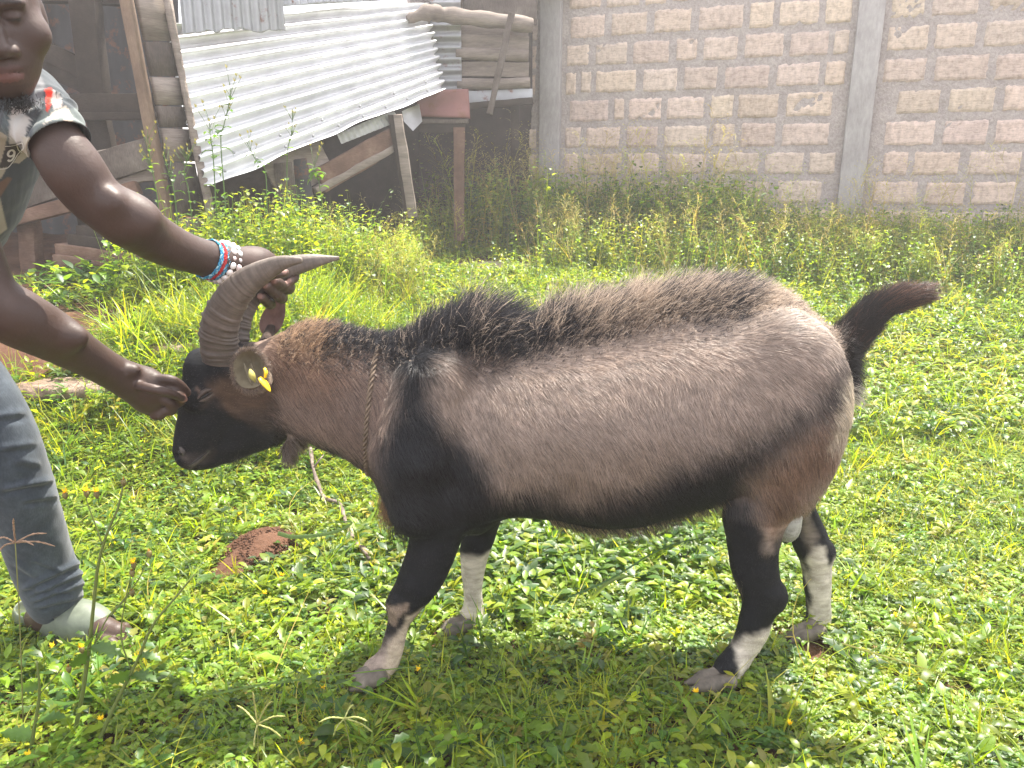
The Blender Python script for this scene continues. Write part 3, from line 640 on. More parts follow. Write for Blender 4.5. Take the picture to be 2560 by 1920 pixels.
def coat(V):
    V = np.asarray(V); uv = side_uv(V); n = len(V)
    body_like = np.ones(n)
    # legs: measured at their own distance
    leg_z = .46
    near = side_uv(V, 1.43)
    far = np.abs(V[:, 1] - GY)
    jit = np.stack([vnoise(V, 30, 1) * 9 + vnoise(V, 80, 2) * 6, vnoise(V, 22, 3) * 12 + vnoise(V, 70, 4) * 7], 1)
    p = uv + jit
    C = np.tile(np.array(TAU), (n, 1))
    def lay(poly, col, soft=22, amt=1.0, pp=None, m=None):
        nonlocal C
        d = polydist(p if pp is None else pp, poly); a = amt * (1 - smooth((d + soft) / (2 * soft)))
        if m is not None: a = a * m
        C = C * (1 - a[:, None]) + np.array(col) * a[:, None]
    def pd(L): return [(a * 1.15732, b * 1.15732) for a, b in L]
    # paler, warmer rump and upper flank, sun glow painted into the coat
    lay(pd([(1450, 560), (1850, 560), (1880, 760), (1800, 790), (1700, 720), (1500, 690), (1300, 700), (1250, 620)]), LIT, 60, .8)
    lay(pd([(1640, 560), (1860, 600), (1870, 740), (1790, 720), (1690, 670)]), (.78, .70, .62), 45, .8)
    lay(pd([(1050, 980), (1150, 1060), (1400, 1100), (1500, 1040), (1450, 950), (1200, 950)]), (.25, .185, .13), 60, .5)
    # neck: orange brown, paler crest behind the ear, dark nape and throat line
    lay(pd([(540, 730), (700, 700), (810, 760), (850, 830), (830, 1000), (790, 1030), (700, 950), (600, 930), (560, 900)]), (.31, .225, .18), 25)
    lay(pd([(560, 760), (620, 740), (760, 800), (700, 860), (600, 840)]), ORG, 40, .7)
    lay(pd([(590, 700), (640, 690), (740, 740), (740, 775), (650, 760), (600, 740)]), (.50, .34, .22), 22, .9)
    lay(pd([(640, 680), (720, 690), (860, 680), (900, 760), (850, 790), (800, 750), (720, 735)]), (.035, .033, .037), 16)
    lay(pd([(560, 900), (640, 930), (720, 960), (800, 1010), (840, 1060), (800, 1080), (600, 980), (560, 950)]), (.045, .034, .03), 22)
    # black shoulder, chest, near fore leg, belly band
    lay(pxl([(560, 200), (1040, 230), (1060, 420), (980, 480), (780, 470), (600, 640), (560, 850), (680, 980), (800, 1090), (870, 1200), (900, 1290), (1100, 1315), (1400, 1380), (1660, 1330), (1900, 1300), (1900, 2100), (300, 2100), (300, 1500), (270, 1150), (330, 1000), (390, 860), (400, 700), (300, 600), (330, 420)], 800, 600, f2), BLK, 38)
    lay(pxl([(700, 470), (1000, 500), (1060, 600), (900, 700), (760, 740), (640, 700)], 800, 600, f2), DBR, 40, .8)
    # hind: dark band from belly slanting up to the tail, thigh patch, black leg
    lay(pxl([(-700, 1330), (-300, 1370), (0, 1290), (180, 1170), (400, 1090), (600, 1010), (760, 930), (900, 840), (1010, 700), (1070, 620), (1130, 400), (1300, 600), (1180, 800), (1060, 900), (900, 960), (700, 1120), (560, 1230), (520, 1500), (600, 2300), (-700, 2300)], 1600, 600, f2), BLK, 52)
    lay(pxl([(590, 1240), (700, 1130), (850, 1020), (1060, 900), (1100, 1000), (1000, 1200), (880, 1300), (790, 1480), (720, 1560), (650, 1540), (600, 1400)], 1600, 600, f2), (.25, .165, .115), 48)
    lay(pxl([(430, 1480), (560, 1300), (660, 1620), (780, 1520), (900, 1500), (900, 2300), (400, 2300)], 1600, 600, f2), BLK, 26)
    lay(pxl([(1065, 700), (1250, 650), (1250, 980), (985, 1100), (1015, 860)], 1600, 600, f2), CRM, 12)
    # head black with brown round eye, cheek; dusty muzzle rim
    lay(pd([(350, 700), (500, 720), (545, 740), (560, 800), (590, 880), (600, 950), (560, 1010), (350, 1050)]), BLK, 14)
    lay(pd([(455, 830), (520, 800), (590, 830), (600, 880), (545, 900), (500, 890), (465, 870)]), (.12, .078, .055), 22, .9)
    lay(pd([(440, 848), (470, 838), (468, 868), (440, 878)]), (.13, .09, .07), 12, .7)
    lay(pd([(520, 880), (600, 900), (620, 935), (580, 930), (530, 910)]), (.07, .05, .04), 16, .8)
    lay(pd([(388, 985), (420, 990), (470, 965), (450, 1000), (400, 1015)]), (.06, .048, .042), 9, .7)
    lay(pd([(618, 945), (660, 950), (655, 985), (615, 985)]), (.26, .20, .15), 8, .8)
    def line(pts, col, w_, soft=1.5, amt=1.0):
        nonlocal C
        d = np.full(n, 1e9)
        for (a, b_) in zip(pts[:-1], pts[1:]):
            a = np.array(a) * 1.15732; b_ = np.array(b_) * 1.15732; e = b_ - a; t = np.clip(((uv - a) @ e) / (e @ e), 0, 1); d = np.minimum(d, np.linalg.norm(uv - a - t[:, None] * e, axis=1))
        k = amt * (1 - smooth((d - w_ + soft) / (2 * soft))); C = C * (1 - k[:, None]) + np.array(col) * k[:, None]
    line([(425, 838), (432, 848), (437, 860)], (.19, .13, .10), 4, 3, .8); line([(437, 862), (452, 860), (462, 852)], (.17, .12, .095), 3.5, 3, .8)  # light brown rim highlights painted by the eye
    line([(430, 860), (440, 852), (452, 847)], (.004, .004, .004), 2.0, 1.2)
    line([(389, 972), (396, 984), (402, 990)], (.10, .082, .075), 7, 5, .8); line([(385, 972), (388, 979), (394, 983)], (.003, .003, .003), 3.2, 1.5)
    line([(451, 975), (437, 988), (424, 998), (412, 1010)], (.13, .11, .10), 4.5, 3, .8); line([(449, 977), (435, 989), (420, 1001), (409, 1010)], (.006, .005, .005), 1.5, 1.2)
    # legs: white parts, each at its own distance
    z = V[:, 2]; ym = V[:, 1]; low = (z < .50)
    pn = side_uv(V, 1.455) + jit * .5; pf = np.stack([0 * z, 0 * z], 1)
    pf = side_uv(V, 1.675) + jit * .5
    nr = (low & (ym < GY)).astype(float); fr = (low & (ym >= GY)).astype(float)
    W = (.66, .60, .50)
    lay([(1500, 1200), (2300, 1200), (2300, 2000), (1500, 2000)], BLK, 12, 1, pf, fr)
    lay(pxl([(355, 830), (470, 810), (470, 850), (410, 900), (395, 950), (350, 930)], 800, 1100, f2), (.34, .26, .20), 7, 1, pn, nr)
    lay(pxl([(470, 880), (540, 850), (470, 960), (440, 1080), (400, 1200), (400, 1400), (100, 1400), (180, 1210), (240, 1200), (330, 1160), (360, 1040), (430, 960)], 800, 1100, f2), (.60, .50, .38), 9, 1, pn, nr)
    lay(pxl([(700, 590), (900, 560), (900, 1200), (560, 1200), (560, 900)], 800, 1100, f2), W, 9, 1, pf, fr)
    lay(pxl([(530, 985), (600, 960), (720, 930), (700, 1000), (600, 1150), (480, 1180), (480, 1060)], 1600, 1100, f2), W, 9, 1, pn, nr)
    lay(pxl([(250, 1160), (390, 1165), (420, 1190), (490, 1170), (560, 1300), (200, 1320)], 1600, 1100, f2), W, 9, 1, pn, nr)
    lay(pxl([(870, 540), (930, 520), (960, 610), (1010, 600), (1010, 1000), (980, 1100), (700, 1100), (780, 980), (880, 950), (862, 700), (835, 600)], 1600, 1100, f2), W, 8, 1, pf, fr)
    lay(pxl([(800, 330), (840, 330), (900, 480), (870, 560), (820, 450)], 1600, 1100, f2), (.3, .25, .2), 12, .7, pf, fr)
    tl = V[:, 0] > D(1822, 700, GY).x; C[tl & (z > .62)] = (.022, .018, .017)
    sc = (np.abs(V[:, 0] - P(1968, 1300, 1.58).x) < .05) & (np.abs(V[:, 1] - 1.58) < .05) & (z < P(0, 1225, 1.58).z) & (z > P(0, 1345, 1.58).z)
    C[sc] = (.5, .5, .45)
    return C
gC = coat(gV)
# skin relief
gV2 = gV + gN * (.0016 * vnoise(gV, 18, 7) + .0007 * vnoise(gV, 60, 8))[:, None]
m_, nt, b = nmat('coat', .75, .15)
c = attr(nt); st = noisetex(nt, 60, 4, .6, stretch=(.35, 1, 1)); c = mix(nt, .7, c, ramp(nt, st, [(.32, (.35, .33, .32)), (.68, (1.1, 1.1, 1.1))]), 'MULTIPLY')
nt.links.new(c, b.inputs['Base Color']); bump(nt, b, st, .6, .003)
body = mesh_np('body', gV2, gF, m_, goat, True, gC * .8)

# ---- horns
HORN = bpy.data.materials.new('horn'); HORN.use_nodes = True; nt = HORN.node_tree; b = nt.nodes['Principled BSDF']; b.inputs['Roughness'].default_value = .55; b.inputs['Specular IOR Level'].default_value = .35
c0 = attr(nt); n1 = noisetex(nt, 35, 6, .65); n2 = noisetex(nt, 160, 4, .6)
c = mix(nt, .7, c0, ramp(nt, n1, [(.3, (.45, .42, .40)), (.7, (1.15, 1.12, 1.1))]), 'MULTIPLY'); nt.links.new(c, b.inputs['Base Color']); bump(nt, b, n2, .5, .0015)
def horn(spec, name='horn', seed=0):
    """spec: centre x,y (photo px/1.157), depth, width px, flat"""
    q = spline([(tuple(D(x, y, Y)) + (w_ / 1026 / 2 * Y / 1.6, fl)) for x, y, Y, w_, fl in spec], 150)
    C_ = q[:, :3]; R_ = q[:, 3]; FL = q[:, 4]; Vv = []; Cc = []; n = 40
    L = np.concatenate([[0], np.cumsum(np.linalg.norm(np.diff(C_, axis=0), axis=1))]); L /= L[-1]
    x = np.array([0, 1., 0]); r = RS(seed)
    rings = np.sort(np.concatenate([r.uniform(.0, .42, 20), r.uniform(.42, .6, 4)])); big_r = [.20, .36, .07]; rj = 1 + (r.rand(150) - .55) * .55 * np.linspace(1, .35, 150)
    for i in range(150):
        t = C_[min(i + 1, 149)] - C_[max(i - 1, 0)]; t /= np.linalg.norm(t)
        y_ = np.array([0, 1., 0]) - t * t[1]; y_ /= np.linalg.norm(y_); x_ = np.cross(y_, t)   # x_: in the plane of the curve
        g = 0
        for k_, rg in enumerate(rings): g += (.026 + .018 * (k_ % 3)) * math.exp(-((L[i] - rg) / .006) ** 2)
        for rg in big_r: g += .07 * math.exp(-((L[i] - rg) / .009) ** 2) - .04 * math.exp(-((L[i] - rg - .015) / .008) ** 2)
        for j in range(n):
            a = 2 * math.pi * j / n
            ca, sa = math.cos(a), math.sin(a)
            sup = (abs(ca) ** 2.3 + abs(sa) ** 2.3) ** (-1 / 2.3)
            keel = .16 * math.exp(-((a - math.pi) / .35) ** 2) * (1 - L[i]) + .10 * math.exp(-(min(a, 2 * math.pi - a) / .3) ** 2) * (1 - L[i])
            rr = R_[i] * sup * (1 + g * (1 + .5 * math.sin(a * 3 + i * .1)) + keel) * (1 + .012 * math.sin(j * 2.1 + i * .21))
            Vv.append(C_[i] + x_ * ca * rr * .93 + y_ * sa * rr * FL[i])
            base = np.array([.085, .070, .061]) * (1 - .35 * g / .07 * .3); tip = np.array([.165, .14, .118])
            col = base * (1 - L[i]) + tip * L[i]
            col = col * rj[i] * (1 + 5 * g * (1 if g < .06 else .4))
            if abs(a - math.pi) < .25: col = col * 1.5  # edge highlight painted along the keel
            Cc.append(col)
    F = [(i * n + j, i * n + (j + 1) % n, (i + 1) * n + (j + 1) % n, (i + 1) * n + j) for i in range(149) for j in range(n)]
    F.append(tuple(149 * n + j for j in range(n)))
    return mesh_np(name, np.array(Vv), F, HORN, goat, True, np.array(Cc))
h1 = horn([(478, 782, 1.515, 76, .58), (473, 740, 1.505, 80, .6), (478, 695, 1.49, 80, .6), (498, 650, 1.475, 74, .62), (530, 612, 1.46, 64, .65), (572, 585, 1.45, 50, .7), (612, 567, 1.445, 32, .8), (652, 562, 1.44, 12, .8)], seed=1)
h2 = horn([(496, 772, 1.595, 80, .58), (496, 735, 1.60, 82, .6), (502, 690, 1.615, 82, .6), (522, 646, 1.63, 76, .62), (560, 606, 1.65, 66, .65), (610, 582, 1.67, 52, .7), (668, 566, 1.69, 36, .8), (733, 557, 1.71, 7, .8)], seed=2)

# ---- shut eye, nostril and mouth as shapes of their own on the head
def onhead(x, y, off=0.0):
    d = Vector(ray(x * 1.15732, y * 1.15732)).normalized(); h_ = bvh0.ray_cast(Vector((0, 0, CAM_H)), d)
    return (h_[0] + h_[1] * off) if h_[0] else D(x, y, 1.5)
bvh0 = BVHTree.FromPolygons([tuple(v) for v in gV2], [tuple(f) for f in gF])
LID = noisy('eyelid_skin', [(.3, (.05, .038, .032)), (.7, (.13, .10, .085))], 60, .6, .3, bs=.6, bd=.002)
DKS, nt, b = nmat('dark_slit', .4, .4); b.inputs['Base Color'].default_value = (.006, .005, .005, 1)
LIPM = noisy('muzzle_skin', [(.3, (.035, .03, .028)), (.7, (.10, .085, .078))], 70, .55, .35, bs=.6, bd=.002)
def onpath(pts, off, n=18): return [onhead(a, b_, off) for a, b_ in spline(pts, n)]
def arc(r_, n=18): return [r_ * (.25 + .75 * math.sin(math.pi * i / (n - 1))) for i in range(n)]
m = MB(); m.tube(onpath([(427, 862), (434, 852), (445, 844), (458, 841)], .000), arc(.0062), 8, .06, 1, .8); lid = m.build('eyelid', LID, goat, True)
m = MB(); m.tube(onpath([(430, 868), (440, 864), (452, 858), (462, 850)], -.001), arc(.0052), 8, .06, 2, .8); m.build('eyelid', LID, goat, True)
m = MB(); m.tube(onpath([(428, 865), (437, 859), (449, 852), (461, 846)], .0035), arc(.0022), 6, .05, 3); m.build('eye_slit', DKS, goat, True)
m = MB(); m.tube(onpath([(388, 966), (392, 970), (397, 978), (394, 986)], .0), arc(.0052), 8, .06, 4); m.build('nostril_rim', LIPM, goat, True)
m = MB(); m.tube(onpath([(388, 973), (391, 977), (394, 982)], .002), arc(.0042), 7, .05, 5); m.build('nostril', DKS, goat, True)
m = MB(); m.tube(onpath([(452, 974), (440, 985), (427, 996), (415, 1004), (408, 1008)], -.001), arc(.0058), 8, .06, 6); m.build('lower_lip', LIPM, goat, True)
m = MB(); m.tube(onpath([(453, 970), (440, 981), (427, 992), (414, 1001), (405, 1005)], .0028), arc(.0017), 6, .05, 7); m.build('mouth_line', DKS, goat, True)
# ---- ears
EAR = noisy('ear_skin', [(.3, (.10, .085, .055)), (.6, (.17, .145, .095)), (.8, (.24, .21, .15))], 30, .7, .2, bs=.3, bd=.002)
EARP = noisy('ear_skin_pink', [(.3, (.17, .10, .085)), (.7, (.27, .165, .14))], 40, .7, .2, bs=.3, bd=.002)
def cup(name, outline, depthfn, th, mat, cols=None, rings=14):
    """a curved leaf: outline = list of 3-d rim points round a centre; depthfn pushes inwards"""
    pass
def ear(name, c, ax_u, ax_v, ax_n, ru, rv, deep, mat, tip=0, roll=0, seed=0):
    """cupped ear. ax_v towards the tip, ax_n faces out of the cup"""
    nr, na = 16, 48; Vv = []; F = []
    c = np.array(c); U, W_, Nn = [np.array(a, float) / np.linalg.norm(a) for a in (ax_u, ax_v, ax_n)]
    for lay_, off in ((0, 0), (1, -.0035)):
        for i in range(nr + 1):
            r = i / nr
            for j in range(na):
                a = 2 * math.pi * j / na; cu, sv = math.cos(a), math.sin(a)
                k = 1 + tip * max(0, sv) ** 6 - .12 * max(0, -sv) ** 2
                pu = cu * r * ru * (1 - .25 * tip * max(0, sv)); pv = sv * r * rv * k
                dz = -deep * (1 - r ** 1.7) + .15 * deep * math.sin(a * 5 + seed) * r * (1 - r) + roll * (cu * r) ** 2 * ru
                if lay_: dz -= .0035 * (1 if i < nr else 0)
                Vv.append(c + U * pu + W_ * pv + Nn * dz)
    n1_ = (nr + 1) * na
    for l in (0, 1):
        for i in range(nr):
            for j in range(na):
                a, b_, c_, d_ = l * n1_ + i * na + j, l * n1_ + i * na + (j + 1) % na, l * n1_ + (i + 1) * na + (j + 1) % na, l * n1_ + (i + 1) * na + j
                F.append((a, b_, c_, d_) if l else (d_, c_, b_, a))
    for j in range(na): F.append((nr * na + j, nr * na + (j + 1) % na, n1_ + nr * na + (j + 1) % na, n1_ + nr * na + j))
    return mesh_np(name, np.array(Vv), F, mat, goat)
ec = D(538, 800, 1.43)
ea = ear('ear', ec, (1, .25, .05), (-.12, .25, 1), (.12, -1, -.12), .030, .040, .034, EAR, .05, seed=1)
m = MB()
for i, (dx, w_) in enumerate([(-.008, .0025), (.005, .002)]):      # folds inside the cup
    pts = [ec + Vector((dx - .004, .010, .012)), ec + Vector((dx + .003, .004, -.008)), ec + Vector((dx + .012, -.002, -.030))]
    m.tube(spline(pts, 8), [.001, w_ * .8, w_, w_, w_, w_ * .8, w_ * .6, .001], 8, .1, i)
m.build('ear_fold', EAR, ea, True)
m = MB(); m.tube(spline([ec + Vector((.012, .012, -.03)), ec + Vector((.006, .04, -.035)), ec + Vector((-.01, .09, -.03))], 8), [.016, .018, .02, .022, .024, .026, .028, .03], 14, .04, 5); m.build('ear_root', noisy('ear_root_hair', [(.3, (.10, .07, .05)), (.7, (.24, .19, .14))], 60, .9, .1, bs=.8, bd=.003), ea, True)
m = MB(); m.tube(spline([D(548, 775, 1.60), D(566, 748, 1.65), D(580, 722, 1.70), D(586, 704, 1.72)], 8), [.022, .020, .017, .014, .013, .012, .011, .009], 12, .05, 8, .7); m.build('ear_root', noisy('dark_ear_hair', [(.3, (.02, .016, .014)), (.7, (.07, .05, .042))], 60, .9, .1, bs=.8, bd=.003), goat, True)
e2 = ear('ear', D(588, 690, 1.72), (1, -.1, -.55), (.55, .05, 1), (.1, -1, 0), .026, .048, .014, EARP, .25, seed=3)
YEL, nt, b = nmat('yellow_plastic', .35, .5); b.inputs['Base Color'].default_value = (.85, .55, .02, 1); b.inputs['Subsurface Weight'].default_value = .15
t0 = D(566, 812, 1.405)
m = MB(); m.tube([t0 + Vector((.004, .006, .014)), t0 + Vector((.007, .004, .006)), t0 + Vector((.005, .002, -.004))], [.004, .006, .004], 12, 0, 0, .6)
a0, a1 = D(568, 822, 1.40), D(584, 846, 1.395); R = Matrix.Rotation(rad(32), 4, 'Y')
m.tube(spline([a0 + Vector((-.006, 0, .006)), a0.lerp(a1, .4), a1], 9), [.006, .009, .010, .010, .0095, .008, .0065, .0045, .002], 10, 0, 0, .35)
m.build('ear_tag', YEL, ea, True)
m = MB(); m.tube(spline([D(540, 797, 1.415), D(545, 812, 1.408), D(552, 826, 1.41)], 8), [.0015, .004, .006, .0065, .006, .005, .003, .001], 10, 0, 0, .4); m.build('ear_tag_back', noisy('dusty_yellow', [(.3, (.20, .19, .06)), (.7, (.38, .34, .08))], 50, .6, .3, bs=0), ea, True)

def ear_hair():
    rs = RS(9); n = 1500; a = rs.uniform(0, 6.28, n); U = np.array([1, .25, .05]) / 1.03; W_ = np.array([-.12, .25, 1]) / 1.037; c = np.array(ec)
    root = c + U * (np.cos(a) * .030)[:, None] + W_ * (np.sin(a) * .040)[:, None] + rs.normal(size=(n, 3)) * .0015; out = U * np.cos(a)[:, None] + W_ * np.sin(a)[:, None]
    hairs_later.append(('ear_hair', root, unit(out + rs.normal(size=(n, 3)) * .5 + np.array([.2, .3, 0])), unit(out * .4 + rs.normal(size=(n, 3)) * .4 + np.array([.6, .2, -.4])), rs.uniform(.006, .015, n), np.array([.13, .095, .07]) * rs.uniform(.3, 2.2, (n, 1)), np.full(n, .00035)))
hairs_later = []
def unit(a): return a / (np.linalg.norm(a, axis=1)[:, None] + 1e-9)
ear_hair()
# ---- hooves: two toes each
HOOF = noisy('hoof_horn', [(.3, (.05, .043, .036)), (.6, (.14, .12, .095)), (.8, (.24, .21, .17))], 30, .6, .3, (1, 1, .2), .5, .003)
def hoof(heel, toe, hgt, wd):
    heel = Vector(heel); toe = Vector(toe); d = (toe - heel); L = d.length; d.normalize(); s_ = Vector((-d.y, d.x, 0)).normalized(); k = Vector((0, 0, 1))
    s = SDF(np.minimum(heel, toe) - .05, np.maximum(heel, toe) + np.array([.05, .05, .08]), .003)
    for sg in (-1, 1):
        a = heel + s_ * sg * wd * .42 + k * hgt * .5; b_ = toe + s_ * sg * wd * .30 + k * .006
        s.cone(a, a.lerp(b_, .55) , hgt * .45, hgt * .42, .006); s.cone(a.lerp(b_, .5), b_, hgt * .42, .006, .008)
    zc = min(heel.z, toe.z)
    V, F = s.mesh(1); V[:, 2] = np.maximum(V[:, 2], zc)
    return mesh_np('hoof', V, F, HOOF, goat)
def gp(px, py, Y): v = P(px, py, Y); return Vector((v.x, v.y, max(.0, v.z)))
hoof(gp(945, 1700, 1.42) , gp(876, 1722, 1.39), .038, .036)
hoof(gp(1165, 1572, 1.64), gp(1102, 1588, 1.61), .036, .034)
hoof(gp(1812, 1712, 1.42), gp(1722, 1722, 1.39), .038, .036)
hoof(gp(2038, 1592, 1.64), gp(1968, 1606, 1.61), .036, .034)
# rope collar, half sunk in the coat
ROPE = noisy('rope', [(.3, (.10, .075, .055)), (.6, (.20, .155, .115)), (.8, (.28, .22, .16))], 80, .95, .1, bs=1, bd=.003)
bvh = BVHTree.FromPolygons([tuple(v) for v in gV2], [tuple(f) for f in gF])
def collar():
    pts = []
    top, bot = D(822, 745, GY), D(800, 1020, GY); c = (top + bot) / 2; ax = (top - bot) / 2
    for i in range(40):
        a = 2 * math.pi * i / 40; d = ax * math.cos(a) * 1 + Vector((0, math.sin(a) * .12, 0)); d2 = d.normalized()
        o_ = c + d2 * .4; hit = bvh.ray_cast(o_, -d2)
        pts.append(hit[0] + d2 * .0035 if hit[0] else c + d)
    pts.append(pts[0]); pts = spline(pts, 240)
    m = MB()
    for k_ in (0, 1, 2):
        q = []
        for i, p in enumerate(pts):
            ph = i * .55 + k_ * 2.09; n_ = (Vector(p) - c); n_.y *= 1; n_.normalize(); q.append(Vector(p) + n_ * .0035 * math.cos(ph) + Vector((1, 0, 0)) * .0035 * math.sin(ph))
        m.tube(q, .0026, 6, .1, k_)
    kn = D(808, 872, 1.445)
    m.build('rope_collar', ROPE, goat, True)
collar()

# ---- fur
def sample(V, F, n, rs, w_=None):
    A = V[F[:, 0]]; B = V[F[:, 1]]; C_ = V[F[:, 2]]; E = V[F[:, 3]]; ar = np.linalg.norm(np.cross(C_ - A, E - B), axis=1)
    if w_ is not None: ar = ar * w_
    f = rs.choice(len(F), n, p=ar / ar.sum()); u = rs.rand(n)[:, None]; v = rs.rand(n)[:, None]
    return f, (A[f] * (1 - u) + B[f] * u) * (1 - v) + (E[f] * (1 - u) + C_[f] * u) * v
def fur_mat(name, rough=.32):
    m = bpy.data.materials.new(name); m.use_nodes = True; nt = m.node_tree; b = nt.nodes['Principled BSDF']; b.inputs['Roughness'].default_value = rough; b.inputs['Specular IOR Level'].default_value = .5
    a = attr(nt); nt.links.new(a, b.inputs['Base Color'])
    t = nt.nodes.new('ShaderNodeBsdfTranslucent'); nt.links.new(a, t.inputs[0]); mx = nt.nodes.new('ShaderNodeMixShader'); mx.inputs[0].default_value = .3
    nt.links.new(b.outputs[0], mx.inputs[1]); nt.links.new(t.outputs[0], mx.inputs[2]); nt.links.new(mx.outputs[0], nt.nodes['Material Output'].inputs[0])
    return m
FURM = fur_mat('fur')
def hairs(name, root, d0, d1, L, col, radius, parent, seg=4, lift=None, mat=None, curl=0, rs=None):
    """root, start direction d0, end direction d1, length; quadratic arc"""
    n = len(root); hc = bpy.data.hair_curves.new(name); hc.add_curves([seg] * n)
    t = np.linspace(0, 1, seg)[None, :, None]
    P_ = root[:, None, :] + L[:, None, None] * (d0[:, None, :] * (t - t * t / 2) + d1[:, None, :] * (t * t / 2))
    if curl: P_ = P_ + curl * t * rs.normal(size=(n, seg, 3))
    P_ = P_ - np.array(parent_loc(parent))
    hc.attributes['position'].data.foreach_set('vector', P_.astype(np.float32).ravel())
    R_ = (radius[:, None] * np.linspace(1, .25, seg)[None]).astype(np.float32)
    ra = hc.attributes.get('radius') or hc.attributes.new('radius', 'FLOAT', 'POINT'); ra.data.foreach_set('value', R_.ravel())
    ca = hc.attributes.new('col', 'FLOAT_COLOR', 'CURVE'); cc = np.ones((n, 4), np.float32); cc[:, :3] = col; ca.data.foreach_set('color', cc.ravel())
    hc.materials.append(mat or FURM); o = bpy.data.objects.new(name, hc); link(o, parent); return o
def unit(a): return a / (np.linalg.norm(a, axis=1)[:, None] + 1e-9)
FN = vnormals(gV2, gF); fn = unit(FN[gF].mean(1)); fc = gV2[gF].mean(1)
def fur():
    rs = RS(77)
    nearness = np.where(fc[:, 1] < GY + .05, 1.0, .22)
    n = 230000
    f, R0 = sample(gV2, gF, n, rs, nearness); nn = fn[f]; uv = side_uv(R0) / 1.15732
    x, y = uv[:, 0], uv[:, 1]
    # lie of the hair (x right, z down)
    g = np.zeros((n, 3)); g[:, 0] = .55; g[:, 2] = -.85                                   # flank: back and down
    up = smooth((820 - y) / 140) * smooth((x - 880) / 120); g[:, 0] += up * 1.0; g[:, 2] += up * 1.05
    nk = smooth((870 - x) / 40) * smooth((x - 560) / 60); g[:, 0] += nk * .15; g[:, 2] -= nk * .1
    nt_ = nk * smooth((790 - y) / 50); g[:, 2] += nt_ * 1.3; g[:, 0] += nt_ * .3
    hd = smooth((600 - x) / 50); g[:, 0] = g[:, 0] * (1 - hd) + hd * .75; g[:, 2] = g[:, 2] * (1 - hd) + hd * .35
    lg = smooth((.46 - R0[:, 2]) / .06); g[:, 0] = g[:, 0] * (1 - lg) + lg * .12; g[:, 2] = g[:, 2] * (1 - lg) - lg
    rump = smooth((x - 1640) / 120) * (1 - lg); g[:, 2] -= rump * .5; g[:, 0] += rump * .1
    sw = vnoise(R0, 9, 21) * .30 + vnoise(R0, 26, 22) * .14
    cs, sn = np.cos(sw), np.sin(sw); gx, gzv = g[:, 0].copy(), g[:, 2].copy(); g[:, 0] = gx * cs - gzv * sn; g[:, 2] = gx * sn + gzv * cs
    g = g - nn * (g * nn).sum(1)[:, None]; g = unit(g + rs.normal(size=(n, 3)) * .07)
    L = np.full(n, .021); L = L * (1 - .72 * hd) * (1 - .68 * lg); L *= 1 + .35 * nk
    belly = smooth((y - 1040) / 60) * (1 - lg) * smooth((x - 900) / 60); L += belly * .012
    L *= rs.uniform(.65, 1.25, n)
    clump = vnoise(R0 * np.array([.5, 1, .5]), 55, 31)
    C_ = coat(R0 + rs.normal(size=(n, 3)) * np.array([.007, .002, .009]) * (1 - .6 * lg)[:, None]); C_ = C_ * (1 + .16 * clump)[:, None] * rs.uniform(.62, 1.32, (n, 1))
    hb = hd * rs.rand(n); C_ = C_ + (hb ** 4)[:, None] * np.array([.12, .095, .08]); dk = rs.rand(n) < .16; lum = C_.mean(1) > .08; C_[dk & lum] *= .42
    lt = (rs.rand(n) < .10) & ~lum; C_[lt] = C_[lt] * 2.2 + .012
    lift = .22 + .10 * clump
    bare = (np.linalg.norm(R0 - np.array(D(445, 858, 1.49)), axis=1) < .012)
    d0 = unit(g + nn * (lift + .10)[:, None]); d1 = unit(g * 1.0 + nn * (lift * .15)[:, None] + np.array([0, 0, -.12]))
    rd = np.full(n, .00042); rd *= (1 - .45 * hd) * (1 - .4 * lg)
    k = ~bare & (R0[:, 2] > .035)
    hairs('coat_hair', (R0 - nn * .001)[k], d0[k], d1[k], L[k], C_[k], rd[k], goat)
    # ---- ridge of long hair along neck, withers and back
    n = 38000; xs = rs.uniform(600, 1850, n); keep = []
    tab_h = [(600, .018), (640, .035), (680, .040), (720, .030), (800, .026), (860, .030), (900, .055), (960, .085), (1030, .105), (1090, .085), (1125, .055), (1160, .080), (1250, .082), (1400, .076), (1500, .072), (1540, .070), (1600, .062), (1660, .044), (1720, .028), (1780, .018), (1850, .012)]
    org = np.stack([D(x_, 600, GY).x * np.ones(1)[0] for x_ in xs]); yy = GY + rs.normal(size=n) * .046
    hit = [bvh.ray_cast(Vector((a, b_, 1.5)), Vector((0, 0, -1))) for a, b_ in zip(org, yy)]
    R0 = np.array([tuple(h_[0]) if h_[0] else (0, 0, -9) for h_ in hit]); nn = np.array([tuple(h_[1]) if h_[0] else (0, 0, 1) for h_ in hit]); ok = R0[:, 2] > .5
    R0 = R0[ok]; nn = nn[ok]; xs = xs[ok]; n = len(R0); hL = np.interp(xs, *zip(*tab_h)) * np.exp(-((R0[:, 1] - GY) / .075) ** 2) * rs.uniform(.55, 1.3, n) * 1.15
    side = (R0[:, 1:2] - GY) / .03
    lean_ = np.interp(xs, [600, 700, 900, 1000, 1080, 1130, 1160, 1400, 1560, 1850], [.75, .8, .35, .55, .9, .9, .5, .55, .75, 1.3])
    clump = vnoise(np.stack([xs * .03, R0[:, 1] * 20, xs * 0], 1), 1.5, 41) + 1.1 * rs.normal(size=400)[((xs * .33 + R0[:, 1] * 90).astype(int)) % 400]
    d0 = unit(np.stack([lean_ * .45 + .10 * clump, side[:, 0] * .22, np.ones(n)], 1) + rs.normal(size=(n, 3)) * .09)
